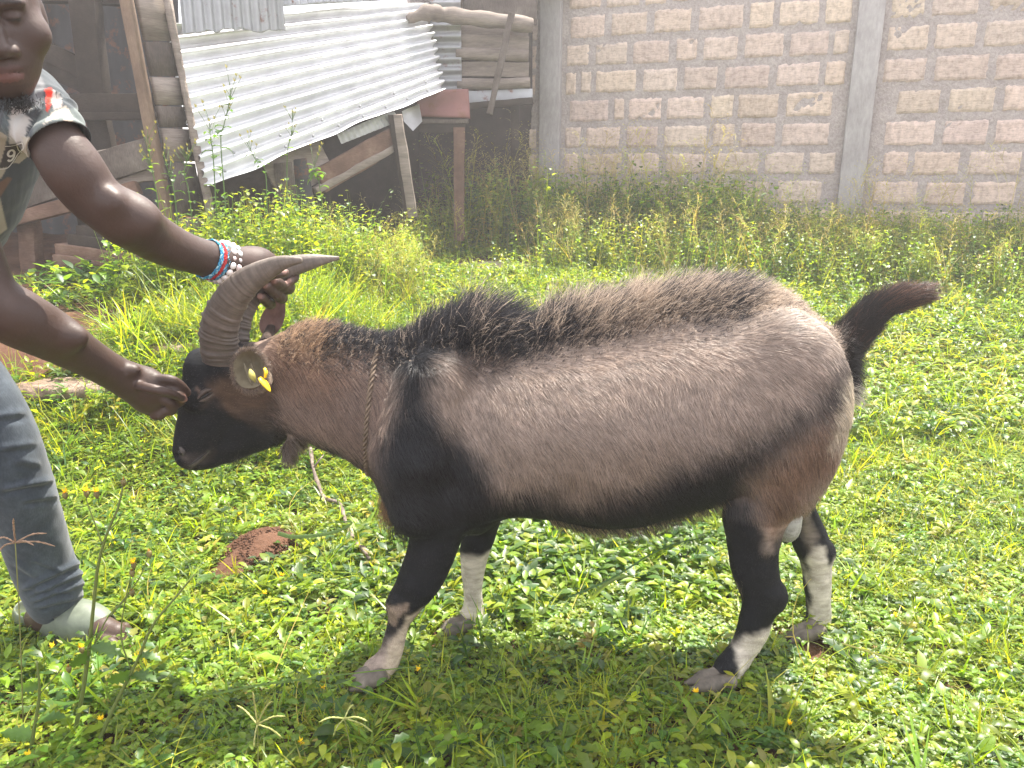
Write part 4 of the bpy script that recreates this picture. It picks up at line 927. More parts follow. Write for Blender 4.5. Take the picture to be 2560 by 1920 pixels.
    d1 = unit(np.stack([lean_ * 1.25 + .25 * clump, side[:, 0] * .45, .75 - lean_ * .35 + .1 * clump], 1) + rs.normal(size=(n, 3)) * .17)
    blk = np.interp(xs, [600, 640, 680, 720, 1120, 1150, 1230, 1300, 1480, 1540, 1600, 1640, 1850], [.2, .15, .4, 1, 1, .85, .55, .3, .35, .65, .5, .08, 0])
    isb = rs.rand(n) < blk + .22 * clump
    tan = np.array([.46, .375, .30]) * rs.uniform(.5, 1.5, (n, 1)); nape = xs < 720; tan[nape] = np.array([.44, .31, .21]) * rs.uniform(.6, 1.4, (nape.sum(), 1))
    C_ = np.where(isb[:, None], np.array([.030, .030, .034]) * rs.uniform(.5, 2.2, (n, 1)), tan)
    hairs('mane', R0 - nn * .002, d0, d1, hL, C_, np.full(n, .00055), goat, 6, curl=.0022, rs=rs)
    # mane hair falling down over the black shoulder hump
    # ---- tail brush
    n = 12000; T = spline([tuple(D(1806, 770, GY)), tuple(D(1832, 735, GY)), tuple(D(1862, 700, GY)), tuple(D(1890, 672, GY)), tuple(D(1945, 645, GY)), tuple(D(2000, 632, GY)), tuple(D(2050, 622, GY))], 60)
    ti = rs.beta(1.1, 1.3, n) * 48; i0 = ti.astype(int); base = T[i0]; tan_ = unit(T[np.minimum(i0 + 6, 59)] - T[i0]); rr = np.interp(ti, [0, 12, 25, 48], [.036, .024, .012, .003])
    off = unit(rs.normal(size=(n, 3))); off = off - tan_ * (off * tan_).sum(1)[:, None]; off = unit(off)
    root = base + off * rr[:, None] * rs.uniform(.3, 1, (n, 1))
    d0 = unit(tan_ + off * .55); d1 = unit(tan_ * 1.2 + off * .15 + rs.normal(size=(n, 3)) * .08 + np.array([0, 0, -.10]))
    L = np.interp(ti, [0, 10, 30, 48], [.045, .06, .075, .045]) * rs.uniform(.6, 1.15, n)
    brown = np.interp(ti, [0, 20, 34, 48], [.05, .1, .5, .8]); C_ = np.where((rs.rand(n) < brown)[:, None], np.array([.13, .070, .048]), np.array([.022, .019, .018])) * rs.uniform(.6, 1.7, (n, 1))
    hairs('tail_hair', root, d0, d1, L, C_, np.full(n, .00045), goat, 5, curl=.0012, rs=rs)
    # long dark hair under the dock, rump tuft
    n = 4500; a, b_ = np.array(D(1822, 735, GY)), np.array(D(1818, 850, GY)); t = rs.rand(n, 1); root = a + (b_ - a) * t + rs.normal(size=(n, 3)) * np.array([.006, .022, .01])
    d0 = unit(np.stack([.8 + 0 * t[:, 0], rs.normal(size=n) * .4, -.1 + 0 * t[:, 0]], 1)); d1 = unit(np.stack([.5 + 0 * t[:, 0], rs.normal(size=n) * .25, -.9 + 0 * t[:, 0]], 1) + rs.normal(size=(n, 3)) * .15)
    wh = rs.rand(n) < smooth((t[:, 0] - .5) / .4) * .75
    C_ = np.where(wh[:, None], np.array([.62, .57, .48]), np.array([.03, .027, .026])) * rs.uniform(.6, 1.3, (n, 1))
    hairs('rump_hair', root, d0, d1, rs.uniform(.025, .055, n), C_, np.full(n, .0004), goat, 5, curl=.001, rs=rs)
    # beard wisps, brisket tuft, belly fringe
    def tuft(name, c, spread, n, d0, d1, Lr, col, jit=.15, rad_=.0004, cj=.4):
        root = np.array(c) + rs.normal(size=(n, 3)) * np.array(spread); a = unit(np.tile(np.array(d0, float), (n, 1)) + rs.normal(size=(n, 3)) * jit); b2 = unit(np.tile(np.array(d1, float), (n, 1)) + rs.normal(size=(n, 3)) * jit)
        C_ = np.array(col) * rs.uniform(1 - cj, 1 + cj, (n, 1)); hairs(name, root, a, b2, rs.uniform(Lr[0], Lr[1], n), C_, np.full(n, rad_), goat, 5, curl=.001, rs=rs)
    tuft('beard', D(522, 962, GY), (.012, .008, .006), 160, (-.1, 0, -1), (-.5, 0, -.8), (.03, .075), (.03, .024, .018), .18)
    tuft('chest_tuft', D(842, 1085, GY), (.008, .02, .022), 900, (-.5, 0, -.6), (.1, 0, -1), (.02, .045), (.26, .15, .08), .35, .0004)
    tuft('chest_tuft', D(880, 1128, GY - .04), (.018, .03, .008), 1200, (-.2, 0, -1), (.5, 0, -.9), (.015, .035), (.025, .024, .026), .2)
    n = 5000; xs = rs.uniform(1180, 1570, n); pos = []
    for x_ in xs:
        pos.append(D(x_, 1200, GY).x)
    yy = GY + rs.uniform(-.13, .10, n); hit = [bvh.ray_cast(Vector((a, b_, 0.1)), Vector((0, 0, 1))) for a, b_ in zip(pos, yy)]
    ok = np.array([h_[0] is not None and h_[0].z < .6 for h_ in hit]); R0 = np.array([tuple(h_[0]) if o_ else (0, 0, 0) for h_, o_ in zip(hit, ok)])[ok]; n = len(R0)
    d0 = unit(np.tile([.5, 0, -.7], (n, 1)) + rs.normal(size=(n, 3)) * .15); d1 = unit(np.tile([.45, 0, -.9], (n, 1)) + rs.normal(size=(n, 3)) * .2)
    C_ = np.where((rs.rand(n) < .35)[:, None], np.array([.30, .22, .13]), np.array([.03, .028, .028])) * rs.uniform(.6, 1.4, (n, 1))
    hairs('belly_fringe', R0, d0, d1, rs.uniform(.015, .042, n), C_, np.full(n, .0004), goat, 4)
fur()
for q_ in hairs_later: hairs(*q_, goat)
# ================================================================== person
person = empty('person', 'man in grey camouflage t-shirt and jeans bending down, gripping the goat horn', 'person', (-1.02, 1.6, .0))
def vec(L): return [tuple(P(*q[:3])) for q in L]
def rr(L): return [q[3] * q[2] / FPX for q in L]               # radius traced in photo px
ARM_L = [(50, 245, 1.33, 70), (98, 295, 1.30, 60), (143, 362, 1.28, 57), (184, 424, 1.28, 64), (226, 482, 1.295, 58), (266, 517, 1.305, 55), (322, 552, 1.33, 61), (400, 603, 1.40, 52), (468, 632, 1.45, 43), (520, 647, 1.49, 40), (560, 655, 1.52, 38)]
ARM_R = [(-185, 280, 1.38, 84), (-150, 420, 1.30, 70), (-85, 600, 1.23, 66), (-30, 745, 1.22, 66), (50, 797, 1.25, 68), (135, 842, 1.31, 59), (232, 901, 1.38, 44), (300, 940, 1.43, 40), (335, 958, 1.45, 41)]
def skin_body():
    s = SDF((-1.32, 1.02, -.01), (-.44, 1.86, 1.80), .0034)
    for A in (ARM_L, ARM_R):
        s.chain(vec(A), rr(A), .02, (1, 1, 1), 26)
    # elbow and muscle shapes
    s.ell(P(282, 505, 1.275), (.018, .016, .020), .02); s.ell(P(340, 550, 1.32), (.034, .022, .024), .04)
    s.ell(P(180, 842, 1.295), (.028, .018, .020), .03); s.ell(P(332, 925, 1.42), (.014, .014, .012), .012)
    # torso, neck
    s.chain(vec([(-90, 270, 1.41, 0), (-160, 440, 1.43, 0), (-255, 650, 1.52, 0), (-330, 800, 1.60, 0)]), [.08, .095, .10, .11], .04)
    s.chain(vec([(-185, 280, 1.40, 0), (-60, 245, 1.42, 0), (46, 252, 1.34, 0)]), [.055, .045, .036], .03)
    s.chain(vec([(-75, 240, 1.36, 0), (-72, 140, 1.34, 0), (-75, 60, 1.33, 0)]), [.062, .055, .055], .03)
    # legs inside the trousers
    s.chain(vec([(-300, 830, 1.62, 0), (-10, 1105, 1.56, 0), (80, 1310, 1.60, 0), (128, 1500, 1.655, 0), (135, 1545, 1.66, 0)]), [.08, .055, .048, .036, .036], .04, (1, 1, 1), 16)
    s.chain(vec([(-380, 830, 1.62, 0), (-420, 1150, 1.50, 0), (-430, 1500, 1.50, 0)]), [.08, .055, .036], .04, (1, 1, 1), 10)
    # foot and toes
    hl = P(100, 1560, 1.66); to = P(290, 1572, 1.60); hl.z = .036; to.z = .030
    d = (to - hl); L_ = d.length; d.normalize(); sd = Vector((d.y, -d.x, 0))
    s.chain([tuple(hl), tuple(hl + d * .10 + Vector((0, 0, .010))), tuple(to)], [.032, .034, .026], .02, (1, 1, 1), 8)
    s.chain([tuple(P(135, 1520, 1.655)), tuple(hl + d * .045 + Vector((0, 0, .02)))], [.036, .036], .02)
    for i in range(5):
        o_ = (i - 1.9) * .0165; k = [.010, .0, -.004, -.012, -.020][i]; r_ = [.0135, .0095, .0092, .009, .0085][i]
        a = to + sd * (.034 - i * .0165) - d * .012; b_ = a + d * (.040 + k); a.z = .030; b_.z = .018
        s.chain([tuple(a), tuple(a.lerp(b_, .5) + Vector((0, 0, .006))), tuple(b_)], [r_, r_ * .95, r_], .004)
    hl2 = P(-430, 1560, 1.50); s.chain([(hl2.x, hl2.y, .035), (hl2.x + .15, hl2.y - .08, .025)], [.035, .03], .02)
    # gripping hand
    s.chain(vec([(560, 655, 1.52, 0), (600, 662, 1.56, 0), (640, 662, 1.61, 0), (672, 664, 1.66, 0)]), [.031, .034, .034, .026], .02, (1, 1, .95), 10)
    s.ell(P(632, 652, 1.60), (.036, .036, .022), .02)
    FL = [[(708, 652, 1.69, 11), (730, 676, 1.695, 11), (737, 694, 1.68, 11), (725, 704, 1.655, 10)],
          [(692, 658, 1.70, 13), (718, 700, 1.70, 13), (722, 722, 1.67, 14), (688, 703, 1.618, 13)],
          [(668, 668, 1.70, 13), (696, 722, 1.70, 13), (704, 746, 1.66, 14), (666, 715, 1.610, 13)],
          [(646, 684, 1.69, 12), (668, 738, 1.69, 12), (676, 762, 1.66, 13), (653, 742, 1.615, 12.5)],
          [(610, 676, 1.555, 15), (655, 690, 1.565, 13), (690, 685, 1.585, 12), (714, 681, 1.60, 10)]]
    for f in FL: s.chain(vec(f), [q * .95 for q in rr(f)], .0035, (1, 1, 1), 12)
    # the other hand, loosely closed on the forehead
    s.chain(vec([(335, 958, 1.45, 0), (360, 970, 1.46, 0), (384, 978, 1.47, 0)]), [.030, .037, .032], .02, (1, .72, 1), 8)
    s.ell(P(372, 1002, 1.475), (.032, .024, .028), .015)
    FR = [[(392, 948, 1.455, 15), (428, 950, 1.46, 13), (453, 964, 1.475, 11.5), (474, 988, 1.50, 10)],
          [(400, 968, 1.455, 15), (440, 978, 1.465, 14), (452, 1002, 1.48, 13), (432, 1014, 1.475, 11)],
          [(388, 992, 1.455, 15), (424, 1006, 1.46, 14), (430, 1026, 1.47, 13), (408, 1028, 1.465, 11)],
          [(372, 1008, 1.46, 14), (392, 1030, 1.465, 13), (402, 1038, 1.465, 12), (384, 1040, 1.465, 11)],
          [(350, 965, 1.42, 14), (392, 975, 1.415, 13), (428, 985, 1.435, 12), (462, 998, 1.47, 9)]]
    for f in FR: s.chain(vec(f), [q * .92 for q in rr(f)], .0035, (1, 1, 1), 12)
    # head
    R = Matrix.Rotation(rad(35), 4, 'Z') @ Matrix.Rotation(rad(14), 4, 'X') @ Matrix.Rotation(rad(-8), 4, 'Y'); hc = P(30, 42, 1.20) - R @ Vector((.031, -.084, 0)) * .92   # local: x his left, -y forward, z up
    def h(x, y, z): return tuple(hc + R @ Vector((x, -y, z)) * .92)
    E = lambda x, y, z, r, k=.02, sub=False: s.ell(h(x, y, z), tuple(.92 * q for q in r), k, R, sub)
    E(0, -.022, .045, (.085, .105, .094), .02); E(0, .022, -.02, (.073, .073, .090), .03); E(0, .05, -.075, (.046, .042, .045), .03)
    E(0, .067, -.104, (.026, .022, .020), .02)
    for g_ in (-1, 1):
        E(g_ * .056, .046, -.030, (.026, .030, .026), .02)                 # cheek
        E(g_ * .030, .083, .020, (.026, .014, .010), .014)                 # brow
        E(g_ * .031, .088, .000, (.017, .012, .010), .010, True)           # socket
        E(g_ * .031, .077, -.001, (.0150, .014, .0115), .003)              # lid over the eye
        s.cone(h(g_ * .019, .0905, -.005), h(g_ * .044, .083, -.004), .0014, .0014, .001, (1, 1, 1), True)
        E(g_ * .078, -.012, -.012, (.010, .020, .032), .010)               # ear
        E(g_ * .0165, .095, -.047, (.012, .013, .0105), .006)               # nose wing
        E(g_ * .009, .103, -.057, (.006, .007, .004), .003, True)
    s.chain([h(0, .086, .012), h(0, .099, -.018), h(0, .110, -.043)], [.009, .010, .013], .010)
    E(0, .086, -.072, (.026, .014, .008), .008); E(0, .085, -.086, (.022, .014, .0085), .006)
    s.cone(h(-.026, .092, -.0785), h(.026, .092, -.0785), .0016, .0016, .003, (1, 1, 1), True)
    V, F = s.mesh(2); n = vnormals(V, F); V = V + n * (.00025 * vnoise(V, 35, 5) + .0001 * vnoise(V, 120, 6))[:, None]
    return V, F, h, R, hc, FL, FR
pV, pF, hd_, hR, hC_, FL_, FR_ = skin_body()
def paint_skin(V):
    n = len(V); C = np.tile(np.array([.052, .031, .024]), (n, 1)); C *= (1 + .12 * vnoise(V, 14, 3) + .06 * vnoise(V, 70, 4))[:, None]
    def blob(c, r, col, soft=.4, amt=1):
        nonlocal C
        d = np.linalg.norm(V - np.array(c), axis=1) / r; a = amt * (1 - smooth((d - 1 + soft) / (2 * soft))); C = C * (1 - a[:, None]) + np.array(col) * a[:, None]
    dz = np.array(hR.to_3x3()).T @ (V - np.array(hC_)).T; dz = dz.T / .92; dz[:, 1] *= -1       # head frame
    lip = ((np.abs(dz[:, 2] + .086) / .0075) ** 2 + (dz[:, 0] / .025) ** 2 < 1) & (dz[:, 1] > .078); C[lip] = (.11, .054, .047)
    lip = ((np.abs(dz[:, 2] + .073) / .006) ** 2 + (dz[:, 0] / .025) ** 2 < 1) & (dz[:, 1] > .082); C[lip] = (.07, .038, .034)
    eye = (np.abs(dz[:, 2] + .004) < .0022) & (np.abs(np.abs(dz[:, 0]) - .031) < .011) & (dz[:, 1] > .06); C[eye] = (.02, .016, .014)
    br = (np.abs(dz[:, 2] - .024) < .005) & (np.abs(np.abs(dz[:, 0]) - .031) < .018) & (dz[:, 1] > .07); C[br] *= .35
    hair = ((dz[:, 2] > .075) | ((dz[:, 1] < -.0) & (dz[:, 2] > -.03) & (np.abs(dz[:, 0]) < .085))) & (dz[:, 2] > -.06) & (np.linalg.norm(dz, axis=1) < .2); C[hair] = (.012, .011, .011)
    bd = (dz[:, 2] < -.098) & (dz[:, 2] > -.135) & (np.abs(dz[:, 0]) < .035) & (dz[:, 1] > .03); C[bd] *= .7
    for f in FL_:                                        # fingertips and nails
        t = P(*f[-1][:3]); a = P(*f[-2][:3]); d = (t - a).normalized()
        blob(t + d * .004, .010, (.11, .068, .055), .4); blob(t + Vector((-.001, -.009, .003)), .0068, (.28, .165, .13), .2)
    for f in (FR_[0], FR_[4]):
        t = P(*f[-1][:3]); blob(t, .009, (.36, .20, .16), .5)
    return C
m_, nt, b = nmat('skin', .52, .38); c = attr(nt); n1 = noisetex(nt, 220, 4, .6); n2 = noisetex(nt, 30, 4, .6)
nt.links.new(mix(nt, .35, c, ramp(nt, n2, [(.3, (.7, .68, .66)), (.7, (1.1, 1.1, 1.1))]), 'MULTIPLY'), b.inputs['Base Color']); bump(nt, b, n1, .45, .0012)
b.inputs['Subsurface Weight'].default_value = .06; b.inputs['Subsurface Radius'].default_value = (.01, .004, .002); SKIN = m_
mesh_np('body', pV, pF, SKIN, person, True, paint_skin(pV))

# ---- hair, goatee
def head_hair():
    rs = RS(5); n = 9000; u = rs.normal(size=(n, 3)); u /= np.linalg.norm(u, axis=1)[:, None]
    k = (u[:, 2] > .35) | ((u[:, 1] < -.05) & (u[:, 2] > -.55)); u = u[k]; n = len(u)
    R3 = np.array(hR.to_3x3()); loc = u * np.array([.079, .098, .088]) + np.array([0, -.022, .045]); loc[:, 1] *= -1; uu = u.copy(); uu[:, 1] *= -1
    root = loc @ R3.T + np.array(hC_); d = uu @ R3.T
    hairs('hair', root - d * .002, unit(d + rs.normal(size=(n, 3)) * .5), unit(d + rs.normal(size=(n, 3)) * .9), rs.uniform(.006, .011, n), np.full((n, 3), .014), np.full(n, .0007), person, 4)
    n = 420; c0 = rs.normal(size=(n, 3)) * np.array([.014, .007, .006]) + np.array([.004, .074, -.116]); c0[:, 1] *= -1; root = c0 @ R3.T + np.array(hC_)
    d = unit(rs.normal(size=(n, 3)) * .6 + np.array([0, -.5, -1])); hairs('goatee', root, d, unit(d + rs.normal(size=(n, 3)) * .6), rs.uniform(.005, .012, n), np.full((n, 3), .016), np.full(n, .0006), person, 4)
head_hair()

# ---- t-shirt
def shirt():
    s = SDF((-1.15, 1.02, .55), (-.52, 1.80, 1.66), .0032)
    s.chain(vec([(-70, 262, 1.37, 0), (-150, 430, 1.39, 0), (-232, 600, 1.47, 0), (-300, 745, 1.57, 0)]), [.118, .132, .130, .135], .06, (1, 1, 1), 12)
    s.chain(vec([(-190, 275, 1.38, 0), (-60, 235, 1.39, 0), (40, 250, 1.33, 0)]), [.078, .076, .062], .05)
    s.chain(vec([(40, 250, 1.33, 0), (95, 285, 1.30, 0), (132, 335, 1.28, 0), (141, 352, 1.28, 0)]), [.062, .052, .044, .044], .03, (1, 1, 1), 8)
    s.chain(vec([(-185, 280, 1.38, 0), (-160, 385, 1.32, 0), (-135, 470, 1.28, 0)]), [.075, .062, .055], .03, (1, 1, 1), 8)
    # neckline opening, open hem and sleeve mouth
    s.chain(vec([(-78, 60, 1.24, 0), (-72, 165, 1.29, 0)]), [.10, .066], 0)if 0 else None
    s.ell(P(-60, 145, 1.28), (.055, .07, .042), .012, None, True)
    V, F = s.mesh(2); n = vnormals(V, F)
    ax = np.array(P(141, 352, 1.28)) - np.array(P(95, 285, 1.30)); ax /= np.linalg.norm(ax); c = np.array(P(141, 352, 1.28)); t = (V - c) @ ax
    near = (np.linalg.norm(V - c, axis=1) < .10) & (np.linalg.norm(V - c - t[:, None] * ax, axis=1) < .056)
    # creases: drapes down from the shoulder, rolled ripples on the sleeve
    sl_ = smooth((t + .075) / .03) * near
    V = V + n * (sl_ * .0030 * np.sin(t * 230 + 2.5 * vnoise(V, 16, 2)))[:, None]
    q = side_uv(V, 1.25); fold = np.exp(-((q[:, 0] - (118 - .35 * (q[:, 1] - 240))) / 5) ** 2) * smooth((q[:, 1] - 190) / 40)
    fold2 = np.exp(-((q[:, 0] - (22 + 6 * np.sin(q[:, 1] / 40))) / 7) ** 2) * smooth((q[:, 1] - 225) / 40)
    V = V + n * (-.006 * fold + .006 * fold2 + .0022 * vnoise(V * np.array([2.2, 1, .7]), 12, 9) + .0008 * vnoise(V, 55, 10))[:, None]
    # cut the sleeve end open and leave a hem roll
    cut = (t > .010) & near; V[cut] -= ax[None] * (t[cut] - .010)[:, None]; F = F[~cut[F].all(1)]; t = np.minimum(t, .010)
    hem = smooth((t + .004) / .006) * near; V = V + n * (hem * .0022)[:, None]
    return V, F
sV, sF = shirt()
def paint_shirt(V):
    n_ = len(V); uv = np.zeros((n_, 2)); y = V[:, 1]; bq = (V[:, 2] - CAM_H) / y; v = (bq * _cp + _sp) / (_cp - bq * _sp); u = V[:, 0] / y * (_cp + v * _sp)
    uv[:, 0] = 1280 + u * FPX; uv[:, 1] = 960 - v * FPX
    # the chest is traced at its own distance
    C = np.tile(np.array([.070, .080, .088]), (n_, 1))
    def Z(L): return [(a / 3.32, b_ / 3.32) for a, b_ in L]
    back = V[:, 1] > 1.36
    def lay(poly, col, soft=.8):
        nonlocal C
        d = polydist(uv, Z(poly)); a = 1 - smooth((d + soft) / (2 * soft)); C = C * (1 - a[:, None]) + np.array(col) * a[:, None]
    KH = (.40, .37, .30); LG = (.46, .46, .44)
    lay([(180, 480), (300, 560), (370, 700), (330, 900), (250, 860), (200, 780), (150, 700), (100, 640)], (.17, .175, .185), 3)  # lit shoulder, painted paler into the cotton
    lay([(-400, 900), (-100, 1000), (-60, 1300), (-300, 1500), (-600, 1300)], KH, 2); lay([(-300, 1700), (0, 1640), (60, 1900), (-200, 2100)], KH, 2)
    lay([(270, 1060), (360, 900), (700, 900), (720, 1260), (260, 1260)], (.16, .185, .18), 3)
    lay([(70, 770), (160, 710), (200, 750), (145, 800), (170, 850), (245, 840), (265, 905), (205, 925), (215, 960), (255, 980), (235, 1050), (215, 1060), (220, 1110), (195, 1180), (75, 1200), (80, 1000), (100, 860)], LG)
    lay([(30, 760), (60, 770), (95, 830), (80, 1000), (70, 1190), (0, 1100), (40, 900)], (.10, .13, .14), 1.5); lay([(40, 770), (95, 830), (75, 930), (60, 830)], LG, 1)
    lay([(0, 1090), (60, 1130), (50, 1200), (0, 1370), (-120, 1300)], KH); lay([(50, 1210), (185, 1185), (190, 1250), (70, 1380), (-10, 1400)], (.075, .07, .07))
    lay([(190, 1140), (240, 1130), (275, 1190), (230, 1300), (150, 1360), (110, 1350), (180, 1260)], KH)
    lay([(-10, 1400), (60, 1385), (10, 1480), (-40, 1480)], KH); lay([(-40, 1540), (60, 1470), (100, 1480), (0, 1640), (-60, 1700)], (.17, .11, .08), 3)
    lay([(372, 740), (430, 725), (455, 800), (410, 905), (385, 925), (380, 820)], (.62, .055, .035), .8)
    lay([(355, 1030), (440, 930), (550, 880), (600, 960), (600, 1050), (520, 1040), (540, 960), (470, 985), (430, 985), (375, 1035)], (.55, .50, .42), 1)
    lay([(440, 740), (500, 790), (520, 880), (450, 910), (430, 850)], (.50, .45, .42), 1.5); lay([(470, 1060), (520, 1045), (600, 1060), (620, 1090), (480, 1090)], (.30, .33, .31), 1)
    return C
m_, nt, b = nmat('shirt_cotton', .9, .1); c = attr(nt); n1 = noisetex(nt, 400, 2, .5); n2 = noisetex(nt, 40, 5, .6)
nt.links.new(mix(nt, .3, c, ramp(nt, n2, [(.3, (.6, .6, .6)), (.7, (1.1, 1.1, 1.1))]), 'MULTIPLY'), b.inputs['Base Color']); bump(nt, b, n1, .5, .001)
b.inputs['Sheen Weight'].default_value = .15
shirt_o = mesh_np('t_shirt', sV, sF, m_, person, True, paint_shirt(sV)); so_ = shirt_o.modifiers.new('s', 'SOLIDIFY'); so_.thickness = .002; so_.offset = -1
# the figure printed on the chest plate and the thin outlines
sb = BVHTree.FromPolygons([tuple(v) for v in sV], [tuple(f) for f in sF])
def onshirt(x, y):
    a, b_, c_ = ray(x / 3.32, y / 3.32); d = Vector((a, b_, c_)).normalized(); h_ = sb.ray_cast(Vector((0, 0, CAM_H)), d); 
    return (h_[0] + h_[1] * .0012 * (1 if h_[1].dot(d) < 0 else -1), h_[1]) if h_[0] else None
PR, nt, b = nmat('white_print', .8, .1); b.inputs['Base Color'].default_value = (.62, .62, .58, 1)
def stroke(mb, pts, w_):
    q = spline(pts, 26); q3 = [onshirt(*p) for p in q]
    if any(p is None for p in q3): return
    V = []; F = []
    for i, (p, n_) in enumerate(q3):
        t = (q3[min(i + 1, 25)][0] - q3[max(i - 1, 0)][0]).normalized(); s_ = t.cross(n_).normalized() * (w_[i] if hasattr(w_, '__len__') else w_)
        V += [tuple(p - s_), tuple(p + s_)]
    mb.add(V, [(2 * i, 2 * i + 1, 2 * i + 3, 2 * i + 2) for i in range(25)])
mb = MB()
wv = [.0008 + .0022 * abs(math.sin(i / 25 * math.pi * 2.2)) for i in range(26)]
stroke(mb, [(116, 1262), (104, 1244), (84, 1246), (68, 1262), (64, 1284), (80, 1296), (104, 1286), (118, 1264)], .0018)
stroke(mb, [(116, 1255), (116, 1275), (108, 1305), (92, 1326), (72, 1334), (64, 1322)], .0018)
if mb.V: mb.build('printed_nine', PR, shirt_o)
mb = MB(); stroke(mb, [(40, 1212), (100, 1206), (190, 1182)], .0008); stroke(mb, [(190, 1182), (196, 1230), (150, 1270), (110, 1330), (60, 1390), (-5, 1402)], .0008); stroke(mb, [(140, 1200), (150, 1240), (176, 1262)], .0008)
if mb.V: mb.build('printed_outline', PR, shirt_o)

# ---- jeans
def jeans():
    s = SDF((-1.36, 1.30, .02), (-.78, 1.90, 1.02), .005)
    L = [(-320, 790, 1.62, 120), (-210, 860, 1.60, 108), (-95, 955, 1.57, 98), (-18, 1075, 1.555, 92), (32, 1195, 1.57, 87), (70, 1300, 1.60, 80), (98, 1385, 1.625, 75), (124, 1450, 1.64, 74), (135, 1490, 1.65, 66), (142, 1518, 1.655, 54)]
    s.chain(vec(L), rr(L), .03, (1, 1, 1), 26)
    L2 = [(-360, 790, 1.62, 120), (-400, 1000, 1.53, 100), (-420, 1250, 1.50, 85), (-430, 1480, 1.50, 75)]
    s.chain(vec(L2), rr(L2), .05, (1, 1, 1), 16)
    V, F = s.mesh(2); n = vnormals(V, F)
    q = np.zeros((len(V), 2)); yy = 1.62; bq = (V[:, 2] - CAM_H) / V[:, 1]; v = (bq * _cp + _sp) / (_cp - bq * _sp); u = V[:, 0] / V[:, 1] * (_cp + v * _sp); X = 1280 + u * FPX; Y = 960 - v * FPX
    d = np.zeros(len(V))
    # folds: knee bends and the bunched ankle, each a ridge with a sharp hollow under it
    for (x0, y0, x1, y1, w_, h_) in [(-40, 1045, 60, 1030, 9, .005), (0, 1120, 85, 1108, 8, .004), (40, 1150, 100, 1160, 9, .004), (10, 1220, 125, 1200, 8, .008), (60, 1250, 138, 1240, 7, .005), (90, 1400, 150, 1425, 6, .004), (60, 1470, 200, 1405, 7, .006), (80, 1485, 205, 1432, 6, .006), (85, 1500, 205, 1458, 6, .006), (70, 1470, 190, 1480, 6, .004), (100, 1515, 200, 1490, 6, .005), (40, 1405, 90, 1440, 8, .003)]:
        ex, ey = x1 - x0, y1 - y0; L_ = math.hypot(ex, ey); t = ((X - x0) * ex + (Y - y0) * ey) / L_ ** 2; dd = ((X - x0) * -ey + (Y - y0) * ex) / L_
        win = smooth((t + .15) / .3) * smooth((1.15 - t) / .3); d += win * h_ * (np.exp(-(dd / w_) ** 2) - .9 * np.exp(-((dd - w_ * 1.7) / (w_ * .8)) ** 2))
    d += .0015 * vnoise(V, 14, 3) + .0006 * vnoise(V, 60, 4)
    V = V + n * d[:, None]
    keep = ~((V[:, 2] < P(0, 1512, 1.655).z - .0) & (V[:, 0] > -1.1)); F = F[keep[F].any(1)]
    return V, F
jV, jF = jeans()
m_, nt, b = nmat('denim', .9, .1); n1 = noisetex(nt, 9, 7, .65); n2 = noisetex(nt, 300, 3, .6, stretch=(1, 1, .4)); n3 = noisetex(nt, 26, 6, .7)
c = ramp(nt, n1, [(.3, (.024, .032, .042)), (.55, (.040, .051, .064)), (.75, (.065, .08, .096))]); c = mix(nt, .35, c, ramp(nt, n3, [(.45, (0, 0, 0)), (.85, (.11, .125, .15))]), 'ADD')
nt.links.new(mix(nt, .5, c, ramp(nt, n2, [(.3, (.6, .6, .6)), (.7, (1.15, 1.15, 1.15))]), 'MULTIPLY'), b.inputs['Base Color']); bump(nt, b, n2, .5, .001); b.inputs['Sheen Weight'].default_value = .2
jo = mesh_np('jeans', jV, jF, m_, person)
sm = jo.modifiers.new('s', 'SOLIDIFY'); sm.thickness = .003; sm.offset = -1

# ---- open-toed rubber clogs
CLOG = noisy('green_rubber', [(.3, (.10, .12, .09)), (.6, (.155, .18, .135)), (.8, (.21, .24, .19))], 14, .5, .4, bs=.15, bd=.002, fine=(60, .25))
def clog(heel, toe, name='clog'):
    heel = Vector(heel); toe = Vector(toe); heel.z = toe.z = 0; d = (toe - heel); L_ = d.length; d.normalize(); sd = Vector((-d.y, d.x, 0)); up = Vector((0, 0, 1))
    R = Matrix((d, sd, up)).transposed().to_4x4()
    s = SDF(np.minimum(heel, toe) - .08 - np.array([0, 0, -.075]), np.maximum(heel, toe) + np.array([.08, .08, .13]), .0028)
    pt = lambda a, b_, c_: tuple(heel + d * a + sd * b_ + up * c_)
    # sole
    for a, w_ in ((.03, .034), (.08, .034), (.14, .042), (.20, .046), (.235, .040)): s.ell(pt(a, 0, .012), (.045, w_, .014), .01, R)
    # heel cup and vamp as thick shells
    s.ell(pt(.035, 0, .035), (.046, .041, .042), .012, R); s.ell(pt(.168, 0, .030), (.118, .055, .062), .015, R); s.ell(pt(.12, 0, .05), (.035, .045, .05), .02, R)
    s.ell(pt(.042, 0, .055), (.040, .035, .05), .004, R, True); s.ell(pt(.155, 0, .032), (.135, .045, .046), .004, R, True)
    s.ell(pt(.300, 0, .036), (.050, .046, .036), .004, R, True); s.ell(pt(.085, 0, .105), (.055, .055, .070), .006, R, True)
    s.ell(pt(.075, 0, .06), (.03, .06, .036), .008, R, True)
    V, F = s.mesh(2); return mesh_np(name, V, F, CLOG, person)
hl = P(60, 1560, 1.69); to = P(322, 1580, 1.60); clog(hl, to)
clog(P(-490, 1560, 1.56), P(-300, 1620, 1.44))

